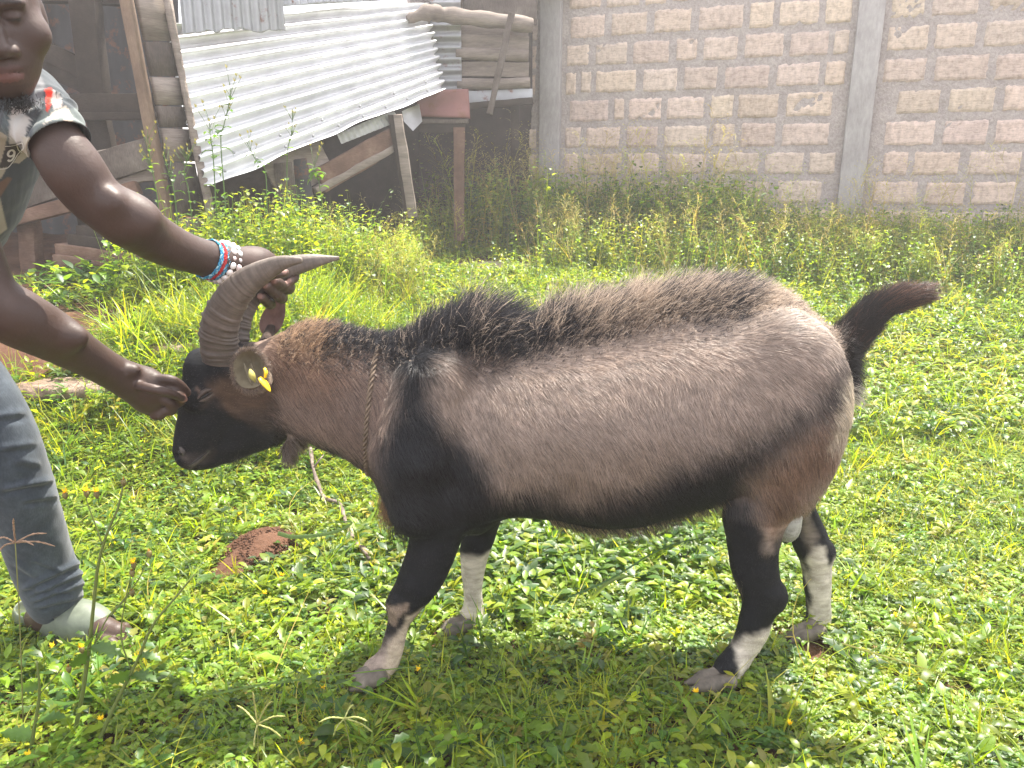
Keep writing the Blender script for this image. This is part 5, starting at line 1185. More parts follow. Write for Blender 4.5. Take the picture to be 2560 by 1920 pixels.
# ---- bracelets on the gripping arm
def bracelet(c, ax, r, kind, seed):
    c = Vector(c); ax = Vector(ax).normalized(); u = ax.cross(Vector((0, 1, 0))).normalized(); v = ax.cross(u); rs = RS(seed)
    if kind == 'beads':
        n = 17; m = MB(); V = []; F = []; C = []; cnt = 0
        pal = [(.72, .66, .62), (.62, .50, .48), (.45, .58, .56), (.75, .72, .68), (.80, .38, .28), (.55, .50, .50), (.70, .72, .70)]
        for i in range(n):
            a = 2 * math.pi * i / n; p = c + u * math.cos(a) * r + v * math.sin(a) * r; br = .0074 if i % 5 != 2 else .0052; col = pal[rs.randint(len(pal))]
            for a1 in range(7):
                for b1 in range(10):
                    th = math.pi * a1 / 6; ph = 2 * math.pi * b1 / 10; V.append(tuple(p + Vector((math.sin(th) * math.cos(ph), math.sin(th) * math.sin(ph), math.cos(th))) * br)); C.append(col)
            for a1 in range(6):
                for b1 in range(10): F.append((cnt + a1 * 10 + b1, cnt + a1 * 10 + (b1 + 1) % 10, cnt + (a1 + 1) * 10 + (b1 + 1) % 10, cnt + (a1 + 1) * 10 + b1))
            cnt += 70
        o = mesh_np('beaded_bracelet', np.array(V), F, MATS['bead'], person, True, np.array(C)); return o
    V = []; F = []; C = []; n = 60; cnt = 0
    for k in (0, 1, 2):
        pts = []
        for i in range(n + 1):
            a = 2 * math.pi * i / n; w_ = math.sin(a * 11 + k * 2.1) * .0035; h_ = math.cos(a * 22 + k * 2.1) * .001; pts.append(c + (u * math.cos(a) + v * math.sin(a)) * (r + .001 + h_) + ax * w_)
        tv, tf = tube_np(pts, .0017, 6); V += tv; F += [tuple(q + cnt for q in f) for f in tf]; cnt += len(tv)
        col = {'blue': [(.05, .20, .34), (.30, .52, .60), (.06, .26, .42)], 'red': [(.42, .04, .04), (.50, .06, .05), (.30, .03, .04)]}[kind][k]; C += [col] * len(tv)
    return mesh_np('braided_bracelet', np.array(V), F, MATS['thread'], person, True, np.array(C))
for nm, r_, sp in (('bead', .25, .6), ('thread', .85, .1)):
    m_, nt, b = nmat(nm, r_, sp); nt.links.new(attr(nt), b.inputs['Base Color'])
ax = (P(560, 655, 1.52) - P(468, 632, 1.45)).normalized()
for i, (x, y, kd, r_) in enumerate([(520, 648, 'blue', .0375), (529, 650, 'red', .0372), (538, 652, 'blue', .0368), (550, 655, 'beads', .0385), (564, 660, 'beads', .0390)]):
    bracelet(P(x, y, 1.49 + (x - 520) * .0009), ax + Vector((0, 0, -.12)), r_, kd, i)
# ================================================================== vegetation
def leaf_mat(name, rough=.4, spec=.5, trans=.5):
    m = bpy.data.materials.new(name); m.use_nodes = True; nt = m.node_tree; b = nt.nodes['Principled BSDF']
    b.inputs['Roughness'].default_value = rough; b.inputs['Specular IOR Level'].default_value = spec
    a = attr(nt); n = noisetex(nt, 60, 3, .6); c = mix(nt, .5, a, ramp(nt, n, [(.3, (.6, .65, .55)), (.7, (1.15, 1.12, 1.0))]), 'MULTIPLY')
    nt.links.new(c, b.inputs['Base Color'])
    t = nt.nodes.new('ShaderNodeBsdfTranslucent'); hs = mix(nt, 1.0, c, (2.6, 2.3, .7), 'MULTIPLY'); nt.links.new(hs, t.inputs[0])
    mx = nt.nodes.new('ShaderNodeMixShader'); mx.inputs[0].default_value = trans
    nt.links.new(b.outputs[0], mx.inputs[1]); nt.links.new(t.outputs[0], mx.inputs[2]); nt.links.new(mx.outputs[0], nt.nodes['Material Output'].inputs[0])
    return m
LEAF = leaf_mat('leaf'); DRY = leaf_mat('dry_stalk', .7, .2, .25); PETAL = leaf_mat('petal', .6, .2, .3)
def leaf_t(L, W, seg=4, fold=.25, droop=.35, rise=.5, point=1.0, lobes=0):
    """a leaf lying along +x from the origin: (verts, quads)"""
    V = []; F = []
    for i in range(seg + 1):
        t = i / seg; w_ = W / 2 * (math.sin(math.pi * min(1, t ** (.75 if point else .9) * .97 + .02)) ** (.8 if point else .55)) + 1e-4
        if lobes: w_ *= 1 + .28 * (1 if i % 2 else -1)
        a = rise - droop * 2 * t; x = L * t * math.cos(a * .5); z = L * (rise * t - droop * t * t)
        V += [(x, -w_, z + fold * w_), (x, 0, z), (x, w_, z + fold * w_)]
    for i in range(seg):
        k = 3 * i; F += [(k, k + 3, k + 4, k + 1), (k + 1, k + 4, k + 5, k + 2)]
    return np.array(V), np.array(F)
def blade_t(L, W, seg=4, lean=.3, curl=1.0, rs=None):
    V = []; F = []
    for i in range(seg + 1):
        t = i / seg; w_ = W / 2 * (1 - t ** 2) + 1e-4; a = lean + curl * t
        x = L * (math.sin(lean) * t + .5 * curl * t * t * math.cos(lean)); z = L * (math.cos(lean) * t - .42 * curl * t * t * (math.sin(lean) + .5 * curl))
        V += [(x, -w_, z), (x, w_, z)]
    for i in range(seg): k = 2 * i; F.append((k, k + 2, k + 3, k + 1))
    return np.array(V), np.array(F)
def rotz(V, a): c, s = math.cos(a), math.sin(a); return V @ np.array([[c, s, 0], [-s, c, 0], [0, 0, 1]])
def join(parts):
    V = []; F = []; S = []; n = 0
    for v, f, s_ in parts:
        V.append(v); F.append(f + n); n += len(v); S.append(np.full(len(v), s_))
    return np.concatenate(V), np.concatenate(F), np.concatenate(S)
def clump_clover(rs, size=.012, h=.025, n=5, kind=0):
    P_ = []
    for i in range(n):
        a = rs.uniform(0, 6.28); r = rs.uniform(.2, 1) * h * .9; hh = h * rs.uniform(.55, 1.1); sh = rs.uniform(.75, 1.3)
        if kind == 0:                                       # three rounded leaflets
            for k in range(3):
                v, f = leaf_t(size * rs.uniform(.8, 1.15), size * .85, 3, .2, rs.uniform(0, .3), rs.uniform(-.1, .35), 0); v = rotz(v, a + k * 2.09 + rs.uniform(-.2, .2)); P_.append((v + np.array([r * math.cos(a), r * math.sin(a), hh]), f, sh))
        else:
            v, f = leaf_t(size * rs.uniform(1.2, 2.1), size * rs.uniform(.7, 1.0), 4, .3, rs.uniform(.1, .6), rs.uniform(.0, .8)); v = rotz(v, a); P_.append((v + np.array([r * math.cos(a) * .5, r * math.sin(a) * .5, hh * rs.uniform(.3, 1)]), f, sh))
    return join(P_)
def clump_grass(rs, L=.09, W=.0035, n=6):
    P_ = []
    for i in range(n):
        v, f = blade_t(L * rs.uniform(.5, 1.2), W * rs.uniform(.7, 1.2), 4, rs.uniform(.05, .7), rs.uniform(.2, 1.3)); v = rotz(v, rs.uniform(0, 6.28)); P_.append((v + np.array([rs.uniform(-.012, .012), rs.uniform(-.012, .012), 0]), f, rs.uniform(.75, 1.3)))
    return join(P_)
def weed(rs, H=.35, ls=.045, n=12, toothed=False, br=0):
    """leafy upright weed"""
    P_ = []; lean = rs.uniform(-.15, .15, 2)
    v, f = blade_t(H, .005, 4, abs(lean[0]), lean[1]); P_.append((v, f, .9)); P_.append((rotz(v, 1.57), f, .9))
    a = rs.uniform(0, 6.28)
    for i in range(n):
        t = (i + .6) / n; a += 2.4; s_ = ls * (1.25 - .75 * t) * rs.uniform(.8, 1.2)
        v, f = leaf_t(s_, s_ * rs.uniform(.38, .6), 5 if toothed else 4, .25, rs.uniform(.2, .8), rs.uniform(.1, .9), 1, toothed)
        v = rotz(v, a); P_.append((v + np.array([math.cos(a) * .01 + lean[0] * H * t, math.sin(a) * .01, H * t]), f, rs.uniform(.75, 1.3)))
    return join(P_)
def panicle(rs, H=.5, fine=True):
    """stem with nodding seed branches"""
    P_ = []; v, f = blade_t(H, .0025, 6, .05, .35); P_.append((v, f, 1)); top = v[-2:].mean(0)
    for i in range(16):
        t = .62 + .38 * i / 16; k = min(int(t * 6), 5); b = v[2 * k] * (1 - (t * 6 - k)) + v[min(2 * k + 2, len(v) - 2)] * (t * 6 - k); Lb = .16 * H * (1.35 - t) * 2.2 * rs.uniform(.7, 1.2); a = rs.uniform(0, 6.28)
        bv, bf = blade_t(Lb, .0014, 3, .7, .9); bv = rotz(bv, a) + b; P_.append((bv, bf, 1))
        for j in range(4):
            q = bv[2 * rs.randint(1, 4)]; sv, sf = leaf_t(.007, .003, 2, .2, .3, -.2); P_.append((rotz(sv, a + rs.uniform(-1, 1)) + q, sf, rs.uniform(.9, 1.4)))
    for i in range(3):
        lv, lf = blade_t(H * rs.uniform(.4, .6), .005, 4, rs.uniform(.2, .5), rs.uniform(.4, 1.1)); P_.append((rotz(lv, rs.uniform(0, 6.28)) + np.array([0, 0, H * rs.uniform(0, .3)]), lf, .8))
    return join(P_)
def scatter(name, temps, pos, scale, cols, mat, rs, tilt=.2, kind='stuff', yaw=None):
    VV = []; FF = []; CC = []; n = 0; ti = rs.randint(len(temps), size=len(pos))
    for k, (v, f, s_) in enumerate(temps):
        m = np.where(ti == k)[0]
        if not len(m): continue
        a = rs.uniform(0, 6.283, len(m)) if yaw is None else yaw[m]; c, s = np.cos(a), np.sin(a); q = v[None] * scale[m][:, None, None]
        x = q[..., 0] * c[:, None] - q[..., 1] * s[:, None]; y = q[..., 0] * s[:, None] + q[..., 1] * c[:, None]; z = q[..., 2]
        tx = rs.normal(size=len(m)) * tilt; ty = rs.normal(size=len(m)) * tilt
        x = x + z * tx[:, None]; y = y + z * ty[:, None]
        # each leaf takes a slightly different turn in the wind
        W_ = np.stack([x, y, z], -1) + pos[m][:, None, :]
        VV.append(W_.reshape(-1, 3)); FF.append((f[None] + (np.arange(len(m)) * len(v))[:, None, None] + n).reshape(-1, 4)); n += len(m) * len(v)
        CC.append((cols[m][:, None, :] * s_[None, :, None]).reshape(-1, 3))
    o = mesh_np(name, np.concatenate(VV), [np.concatenate(FF)], mat, None, True, np.concatenate(CC)); tag(o, kind=kind); return o
PAL = np.array([(.19, .26, .018), (.135, .22, .018), (.075, .15, .026), (.26, .30, .022), (.155, .235, .028), (.045, .10, .028), (.27, .26, .055)])
def pick(rs, n, w_, var=.25, pos=None):
    w_ = np.array(w_, float); c = PAL[rs.choice(len(PAL), n, p=w_ / w_.sum())] * rs.uniform(1 - var, 1 + var, (n, 1)) * (1 + rs.normal(size=(n, 3)) * .06)
    return np.clip(c, .004, .6)
# ---- where nothing grows
bare = [(G(655, 1385), .115, .13), (G(560, 1440), .06, .05), (G(1220, 665), .55, .35), (G(1080, 622), .5, .16), (G(190, 985), .25, .09), (G(445, 885), .15, .08), (G(340, 1240), .05, .03), (G(640, 1215), .03, .03), (G(70, 900), .35, .22), (G(100, 820), .5, .5), (G(950, 1540), .04, .03), (G(1560, 655), .45, .17), (G(720, 1290), .025, .03), (G(2380, 1740), .06, .03), (G(905, 1722), .07, .045), (G(1130, 1590), .06, .06), (G(1760, 1730), .08, .045), (G(2000, 1625), .07, .07), (G(230, 1600), .16, .05), (G(330, 1600), .05, .05)]
def field(rs, n, y0, y1, mask=True, x0=None, x1=None, pw=1.0):
    y = y0 + (y1 - y0) * rs.rand(n) ** pw if pw != 1 else np.sqrt(rs.uniform(y0 ** 2, y1 ** 2, n))
    x = rs.uniform(-1, 1, n) * (.74 * y + .25) if x0 is None else rs.uniform(x0, x1, n)
    k = np.ones(n, bool)
    if mask:
        for g, a, b_ in bare: k &= ((x - g.x) / a) ** 2 + ((y - g.y) / b_) ** 2 + .5 * np.sin(x * 60) * np.sin(y * 50) > .8
    # not inside the sheds or behind the wall
    wl = (x - W_L.x) * W_N.x + (y - W_L.y) * W_N.y; k &= (wl < -.10) | (x < .3)
    k &= ~((x < -.55) & (y > 4.95 + (x + 1.93) * 1.35)) ; k &= ~((x < -1.95) & (y > 4.35 + .2 * np.sin(x * 9))); k &= ~((x < .5) & (y > 7.2)); k &= y < 8.6
    x, y = x[k], y[k]; return np.stack([x, y, gz(x, y)], 1)
def clear(q):
    k = np.ones(len(q), bool)
    for g, a, b_ in bare: k &= ((q[:, 0] - g.x) / a) ** 2 + ((q[:, 1] - g.y) / b_) ** 2 > 1
    return q[k]
def nz(p, f, s): return vnoise(np.stack([p[:, 0], p[:, 1], p[:, 0] * 0], 1), f, s)
rs = RS(2024)
# near ground cover
T0 = [clump_clover(rs, .0085, .026, 7, 0) for _ in range(14)]; T1 = [clump_clover(rs, .0105, .042, 8, 1) for _ in range(16)]
TG = [clump_grass(rs, .068, .0030, 7) for _ in range(14)]; TGf = [clump_grass(rs, .16, .0030, 8) for _ in range(10)]
p = field(rs, 34000, .95, 3.2); w0 = nz(p, 3.2, 5)
k = rs.rand(len(p)) < np.clip(.62 + .5 * w0, .15, 1); q = p[k]
scatter('clover', T0, q, rs.uniform(.7, 1.35, len(q)), pick(rs, len(q), [4, 5, 3, 2, 4, 1, .3]), LEAF, rs, .25)
k = rs.rand(len(p)) < np.clip(.45 - .5 * w0, .10, .9); q = p[k]
scatter('ground_cover', T1, q, rs.uniform(.45, 1.0, len(q)) ** 1 * (1 + .9 * (rs.rand(len(q)) < .06)), pick(rs, len(q), [4, 3, 2, 4, 3, 1, 1], .35), LEAF, rs, .45)
p = field(rs, 17000, .95, 3.4); w1 = nz(p, 2.1, 9) + .35 * np.sign(p[:, 0] - .9) * (np.abs(p[:, 0] - .9) > .15) + .25 * (p[:, 1] < 1.5)
k = rs.rand(len(p)) < np.clip(.5 + .5 * w1, .2, 1); q = p[k]
scatter('grass', TG, q, rs.uniform(.55, 1.45, len(q)), pick(rs, len(q), [4, 2, 1, 5, 3, .3, 1.6]), LEAF, rs, .35)
# mid distance
T2 = [clump_clover(rs, .020, .07, 9, 1) for _ in range(12)]; T3 = [weed(rs, rs.uniform(.10, .2), .042, 9) for _ in range(10)]
p = field(rs, 30000, 2.9, 8.6); q = p; scatter('ground_cover', T2, q, rs.uniform(.7, 1.5, len(q)), pick(rs, len(q), [4, 4, 3, 3, 3, 2, 1]), LEAF, rs, .3)
p = field(rs, 12000, 2.6, 8.6); w_ = nz(p, 1.5, 12); k = rs.rand(len(p)) < np.clip(.55 + .5 * w_, .1, 1); q = p[k]
scatter('grass', TGf, q, rs.uniform(.6, 1.5, len(q)), pick(rs, len(q), [4, 2, 1, 5, 3, .3, 2]), LEAF, rs, .35)
p = field(rs, 5200, 2.9, 8.6); w_ = nz(p, 1.1, 15) + .25 * (p[:, 0] > 1.2); k = rs.rand(len(p)) < np.clip(.45 + .5 * w_ + .3 * (p[:, 1] > 4.3), .05, 1); q = p[k]
scatter('low_weeds', T3, q, rs.uniform(.6, 1.35, len(q)), pick(rs, len(q), [3, 4, 4, 2, 4, 2, .3]), LEAF, rs, .25)
# thicket along the wall and by the sheet
T4 = [weed(rs, rs.uniform(.28, .42), .055, 15) for _ in range(14)]; T5 = [weed(rs, rs.uniform(.32, .5), .052, 18, True) for _ in range(10)]; T6 = [panicle(rs, rs.uniform(.4, .55)) for _ in range(8)]
def band(n, off0, off1, s0=-.9, s1=6.5):
    s = rs.uniform(s0, s1, n); o = off0 + (off1 - off0) * rs.rand(n) ** .8; x = W_L.x + W_D.x * s - W_N.x * o; y = W_L.y + W_D.y * s - W_N.y * o
    return clear(np.stack([x, y, gz(x, y)], 1))
q = band(3000, .12, 1.6); scatter('weeds', T4, q, rs.uniform(.6, 1.25, len(q)), pick(rs, len(q), [3, 4, 4, 2, 4, 2, .6], .4), LEAF, rs, .18)
q = band(1200, .10, .9, -1.1, 2.0); scatter('weeds', T4 + T5, q, rs.uniform(1.1, 1.9, len(q)), pick(rs, len(q), [1, 3, 4, .5, 3, 3, .6], .4), LEAF, rs, .18)
q = band(1700, .10, .8, 1.6, 6.5); scatter('weeds', T4, q, rs.uniform(.9, 1.45, len(q)), pick(rs, len(q), [3, 3, 4, 2, 4, 2, .6], .4), LEAF, rs, .18)
q = band(170, .1, .9, -.9, 5.5); scatter('seeding_grass', T6, q, rs.uniform(1.2, 2.0, len(q)), pick(rs, len(q), [.3, 0, 0, .6, 0, 0, 3]) * np.array([1.2, 1.1, 2.2]), DRY, rs, .15)
q = band(90, .1, 1.0, -.8, 1.6); scatter('seeding_grass', T6, q, rs.uniform(1.7, 2.5, len(q)), pick(rs, len(q), [.3, 0, 0, .6, 0, 0, 3]) * np.array([1.2, 1.1, 2.2]), DRY, rs, .15)
q = band(1000, .5, 2.4, .2); scatter('weeds', T3 + T4[:4], q, rs.uniform(.5, 1.0, len(q)), pick(rs, len(q), [4, 4, 3, 3, 4, 1, .6]), LEAF, rs, .22)
q = band(620, .3, 1.7, -.9, 5.5); scatter('seeding_grass', T6, q, rs.uniform(.7, 1.35, len(q)), pick(rs, len(q), [.3, 0, 0, .6, 0, 0, 3]) * np.array([1.5, 1.35, 2.6]), DRY, rs, .2)
def patch(n, cx, cy, sx_, sy_): x = cx + rs.normal(size=n) * sx_; y = cy + rs.normal(size=n) * sy_; return np.stack([x, y, gz(x, y)], 1)
def curve_patch(n, pts, sp):
    q = spline(pts, 50)[rs.randint(50, size=n)]; q = q + rs.normal(size=q.shape) * sp; q = q[~((q[:, 0] / q[:, 1] > -.125) & (q[:, 1] < G(1220, 665).y + .15))]; return clear(np.stack([q[:, 0], q[:, 1], gz(q[:, 0], q[:, 1])], 1))
q = curve_patch(1050, [(-1.95, 4.1), (-1.65, 4.35), (-1.3, 4.8), (-.95, 5.3), (-.55, 5.9), (-.2, 6.4)], .19); scatter('weeds', T5 + T4[:5], q, rs.uniform(.6, 1.35, len(q)), pick(rs, len(q), [4, 4, 3, 3, 4, .6, .3]), LEAF, rs, .2)
q = curve_patch(380, [(-.95, 4.9), (-.6, 5.5), (-.25, 6.1), (.0, 6.7)], .2); scatter('seeding_grass', T6, q, rs.uniform(.7, 1.15, len(q)), pick(rs, len(q), [1, 0, 0, 1, 0, 0, 3]) * np.array([1.4, 1.3, 2.2]), DRY, rs, .25)
q = curve_patch(420, [(-1.6, 3.3), (-1.35, 3.6), (-1.05, 4.0), (-.8, 4.5)], .18); scatter('grass', [clump_grass(rs, .32, .006, 9) for _ in range(6)], q, rs.uniform(.6, 1.1, len(q)), pick(rs, len(q), [4, 3, 1, 4, 4, .4, .8]), LEAF, rs, .3)
q = curve_patch(420, [(-1.45, 3.2), (-1.2, 3.5), (-1.0, 3.9), (-.75, 4.4)], .2); scatter('weeds', T5, q, rs.uniform(.35, .65, len(q)), pick(rs, len(q), [3, 4, 3, 2, 4, 1, .3]), LEAF, rs, .25)
q = patch(240, -2.25, 4.45, .35, .16); q = q[q[:, 1] < 4.8]; scatter('shade_plants', [clump_clover(rs, .05, .10, 6, 1) for _ in range(6)], q, rs.uniform(.6, 1.1, len(q)), pick(rs, len(q), [0, 1, 4, 0, 1, 3, 0]), LEAF, rs, .2)
# darker broad leaves between the goat's legs and along the far side
q = patch(900, .05, 2.0, .30, .14); scatter('ground_cover', [clump_clover(rs, .024, .05, 8, 1) for _ in range(8)], q, rs.uniform(.6, 1.1, len(q)), pick(rs, len(q), [1, 3, 5, 0, 3, 3, 0]), LEAF, rs, .25)
# scattered broader shiny leaves and seedlings
TB = [weed(rs, rs.uniform(.05, .11), .036, 6) for _ in range(8)] + [weed(rs, rs.uniform(.05, .09), .042, 5, True) for _ in range(6)]
p = field(rs, 1500, 1.0, 3.6); scatter('seedlings', TB, p, rs.uniform(.6, 1.35, len(p)), pick(rs, len(p), [2, 3, 4, 1, 5, 2, .3]), LEAF, rs, .3)
TW = [clump_grass(rs, .11, .007, 5) for _ in range(8)]
p = field(rs, 900, 1.0, 3.4); scatter('broad_grass', TW, p, rs.uniform(.5, 1.2, len(p)), pick(rs, len(p), [3, 3, 2, 4, 4, .4, .6]), LEAF, rs, .4)
# long straws lying over the sward
T7 = [blade_t(.30, .0022, 6, 1.1, .5) + (np.ones(14),), blade_t(.22, .002, 6, .8, .9) + (np.ones(14),), blade_t(.35, .0028, 6, .5, 1.1) + (np.ones(14),)]
p = field(rs, 420, 1.0, 4.5); scatter('straw', T7, p, rs.uniform(.4, 1.1, len(p)), pick(rs, len(p), [2, 0, 0, 2, 0, 0, 4]) * np.array([1.5, 1.3, 1.6]), DRY, rs, .5)
p = field(rs, 1100, 1.0, 3.4); T8 = [tuple(leaf_t(.022, .010, 3, .3, .2, .2)) + (np.ones(12),)]; scatter('dead_leaves', T8, p + np.array([0, 0, .018]), rs.uniform(.4, 1.1, len(p)), np.array([.24, .15, .08]) * rs.uniform(.4, 1.6, (len(p), 1)), DRY, rs, .5)
# crumbs of red soil on the mound
g = G(655, 1385); s = []; mb = MB()
for i in range(900):
    a = rs.normal(size=2) * np.array([.062, .075]); x, y = g.x + a[0], g.y + a[1]; r_ = rs.uniform(.002, .007); R = Matrix.Rotation(rs.uniform(0, 3), 4, 'Z') @ Matrix.Rotation(rs.uniform(0, 3), 4, 'X')
    mb.box((x, y, float(gz(x, y)) + .063 * math.exp(-((a[0] / .10) ** 2 + (a[1] / .13) ** 2))), (r_, r_ * 1.2, r_), R, r_ * .2, rs)
for i in range(140):
    gg = G(560 + rs.normal() * 40, 1440 + rs.normal() * 14); r_ = rs.uniform(.002, .006); mb.box((gg.x, gg.y, gg.z + .008), (r_, r_, r_), None, r_ * .3, rs)
o = mb.build('soil_crumbs', MATS['red_earth']); tag(o, kind='stuff')

# ---- single plants
GREEN = [(.060, .125, .016), (.085, .155, .018), (.042, .100, .020)]
STEM_M, nt, b = nmat('green_stem', .55, .3); nt.links.new(attr(nt), b.inputs['Base Color'])
def lf_mesh(name, parts, mat, parent, col, rs):
    v, f, s_ = join(parts); return mesh_np(name, v, [f], mat, parent, True, np.array(col)[None] * s_[:, None])
def stem_o(name, paths, parent, col):
    m = MB(); 
    for pts, r0, r1 in paths: m.tube(pts, list(np.linspace(r0, r1, len(pts))), 6, .05, 1)
    V = np.concatenate(m.V); return mesh_np(name, V, m.F, STEM_M, parent, True, np.tile(np.array(col), (len(V), 1)))
def orient(v, p, d):
    d = Vector(d).normalized(); q = Vector((1, 0, 0)).rotation_difference(d).to_matrix(); return v @ np.array(q).T + np.array(p)
def tall_weed(base, pts, label, leaf_s, nleaf, heads, seed, col=(.075, .14, .03), rad_=.0035, group=None, name='tall_weed'):
    r = RS(seed); t = empty(name, label, 'weed', base, group); q = spline([tuple(base)] + [tuple(p_) for p_ in pts], 20)
    paths = [(q, rad_, rad_ * .45)]; LP = []; HP = []
    a = r.uniform(0, 6)
    for i in range(nleaf):
        tt = .12 + .75 * i / nleaf; p_ = q[int(tt * 19)]; a += 2.3; s_ = leaf_s * (1.2 - .7 * tt) * r.uniform(.7, 1.2)
        v, f = leaf_t(s_, s_ * .5, 7, .3, r.uniform(.4, 1.0), r.uniform(.3, .9), 1, 1); LP.append((rotz(v, a) + p_, f, r.uniform(.8, 1.3)))
    tip = q[-1]
    for i in range(heads):
        k = r.randint(11, 19); b0 = q[k]; L_ = r.uniform(.03, .09) * (leaf_s / .06); a = r.uniform(0, 6.28); e = b0 + np.array([math.cos(a) * L_ * .6, math.sin(a) * L_ * .6, L_]); paths.append(([b0, (b0 + e) / 2 + np.array([0, 0, .004]), e], rad_ * .4, rad_ * .25))
        for j in range(4): 
            v, f = leaf_t(.009 * leaf_s / .06, .005 * leaf_s / .06, 3, .5, 0, .8); HP.append((rotz(v, j * 1.57 + a) + e, f, r.uniform(.8, 1.3)))
        for j in range(3):
            v, f = leaf_t(.010 * leaf_s / .06, .004 * leaf_s / .06, 2, .5, 0, 1.6); HP.append((rotz(v, j * 2.1) + e, f, r.uniform(.8, 1.3)))
    stem_o('stem', paths, t, col); lf_mesh('leaves', LP, LEAF, t, GREEN[seed % 3], r)
    for k in range(0, len(HP), 7): lf_mesh('flower_bud', HP[k:k + 7], DRY, t, (.20, .19, .07), r)
    return t
for i, (bx, by, Yd, pts, lab, ls, nl_, hd) in enumerate([
    (485, 440, 4.35, [(478, 330), (484, 270), (497, 215), (496, 178)], 'tallest weed stalk, brown seed head high against the bright sheet', .055, 9, 10),
    (455, 430, 4.4, [(462, 360), (455, 300), (452, 255)], 'shorter branching weed just left of the tallest stalk, against the bright sheet', .06, 9, 6),
    (610, 430, 4.9, [(620, 350), (630, 290), (632, 235)], 'thin weed with fine dried seed sprays before the middle of the bright sheet', .04, 5, 14),
    (560, 440, 4.6, [(575, 385), (552, 345), (532, 305)], 'leafy weed leaning left before the lower edge of the bright sheet', .055, 8, 5),
    (705, 450, 5.4, [(690, 400), (682, 370), (676, 345)], 'bright green bushy weed below the right part of the bright sheet', .07, 14, 5),
    (345, 520, 4.1, [(340, 430), (325, 350), (318, 292)], 'weed with round green bud clusters before the foot of the timber post', .05, 7, 14),
    (385, 510, 4.1, [(378, 430), (365, 375), (352, 330)], 'weed with small pale buds bending right from the post foot', .045, 7, 12),
    (415, 500, 4.15, [(410, 430), (398, 375), (408, 335)], 'fine stemmed weed standing where post and sheet meet', .045, 6, 12),
]):
    base = D(bx, by, Yd); base.z = float(gz(base.x, base.y)); tall_weed(base, [D(a, b_, Yd) for a, b_ in pts], lab, ls * 1.35, nl_ + 4, hd, 20 + i, group='tall weeds before the sheet')
# flowering stalks close to the camera
YEL_P = (.80, .62, .03)
def flower_head(p, r_, parent, open_, rs_, d=(0, 0, 1)):
    m = MB(); m.tube([Vector(p) - Vector((0, 0, r_ * 2.4)), Vector(p) - Vector((0, 0, r_ * 1.4)), Vector(p) - Vector((0, 0, .2 * r_)), Vector(p)], [r_ * .35, r_ * .85, r_ * .8, r_ * .5], 9, .12, 3)
    V = np.concatenate(m.V); o = mesh_np('flower_head', V, m.F, STEM_M, parent, True, np.tile(np.array((.13, .11, .035)), (len(V), 1)) * rs_.uniform(.6, 1.3, (len(V), 1)))
    PP = []; n = 22 if open_ else 9
    for j in range(n):
        L_ = r_ * (1.25 if open_ else .7) * rs_.uniform(.7, 1.1); v, f = leaf_t(L_, L_ * .5, 2, .1, .1, rs_.uniform(.3, 2.0)); PP.append((rotz(v, rs_.uniform(0, 6.28)) + np.array(p) - np.array([0, 0, r_ * .2]), f, rs_.uniform(.8, 1.15)))
    lf_mesh('petals', PP, PETAL, o, YEL_P if open_ else (.45, .20, .05), rs_)
    return o
def stalk(label, main, branches, heads, leaves, seed, Y):
    r = RS(seed); base = D(main[0][0], main[0][1], Y); t = empty('flowering_stalk', label, 'wild flower', base, None)
    paths = [(spline([D(a, b_, Y) for a, b_ in main], 16), .0048, .0016)]
    for br in branches: paths.append((spline([D(a, b_, Y) for a, b_ in br], 10), .0016, .0008))
    stem_o('stem', paths, t, (.11, .14, .035))
    for x, y, op in heads: flower_head(D(x, y, Y), .0056, t, op, r)
    LP = []
    for x, y, dx, dy, s_ in leaves:
        s_ *= 1.5; v, f = leaf_t(s_, s_ * .5, 11, .25, .3, .15, 1, 1); d = Vector((dx, r.uniform(-.4, .1), -dy)); LP.append((orient(v, D(x, y, Y), d), f, r.uniform(.9, 1.2)))
    if LP: lf_mesh('leaves', LP, LEAF, t, (.075, .15, .03), r)
    return t
stalk('tall flowering stalk with serrated leaves rising in front of the clog at lower left', [(140, 1690), (160, 1590), (178, 1500), (190, 1420), (203, 1300), (212, 1220), (232, 1150), (256, 1095), (266, 1045)], [[(222, 1180), (205, 1130), (188, 1085), (187, 1065)], [(232, 1150), (255, 1125), (262, 1110)]],
      [(266, 1036, 0), (186, 1060, 1), (208, 1062, 1), (140, 1064, 1)], [(192, 1400, -1, -.2, .045), (192, 1400, 1, .1, .045), (194, 1405, -.6, .5, .035), (192, 1395, .5, -.8, .035), (212, 1225, -1, -.6, .025), (176, 1510, -1, .2, .04)], 1, 1.28)
stalk('leaning stalk with brown seed heads and a yellow bloom right of the clog', [(170, 1690), (205, 1620), (240, 1540), (275, 1470), (300, 1420), (330, 1350), (380, 1290), (420, 1240)], [[(205, 1390), (235, 1330), (275, 1290), (285, 1250)], [(285, 1450), (262, 1380), (270, 1300), (288, 1225)], [(240, 1330), (300, 1250), (322, 1195)]],
      [(288, 1215, 1), (285, 1275, 0), (322, 1190, 0), (285, 1232, 0)], [(282, 1460, 1, -.1, .04), (285, 1450, -.8, .3, .035), (300, 1415, .9, .1, .03), (205, 1630, 1, .1, .05), (190, 1640, 1, -.4, .045)], 2, 1.25)
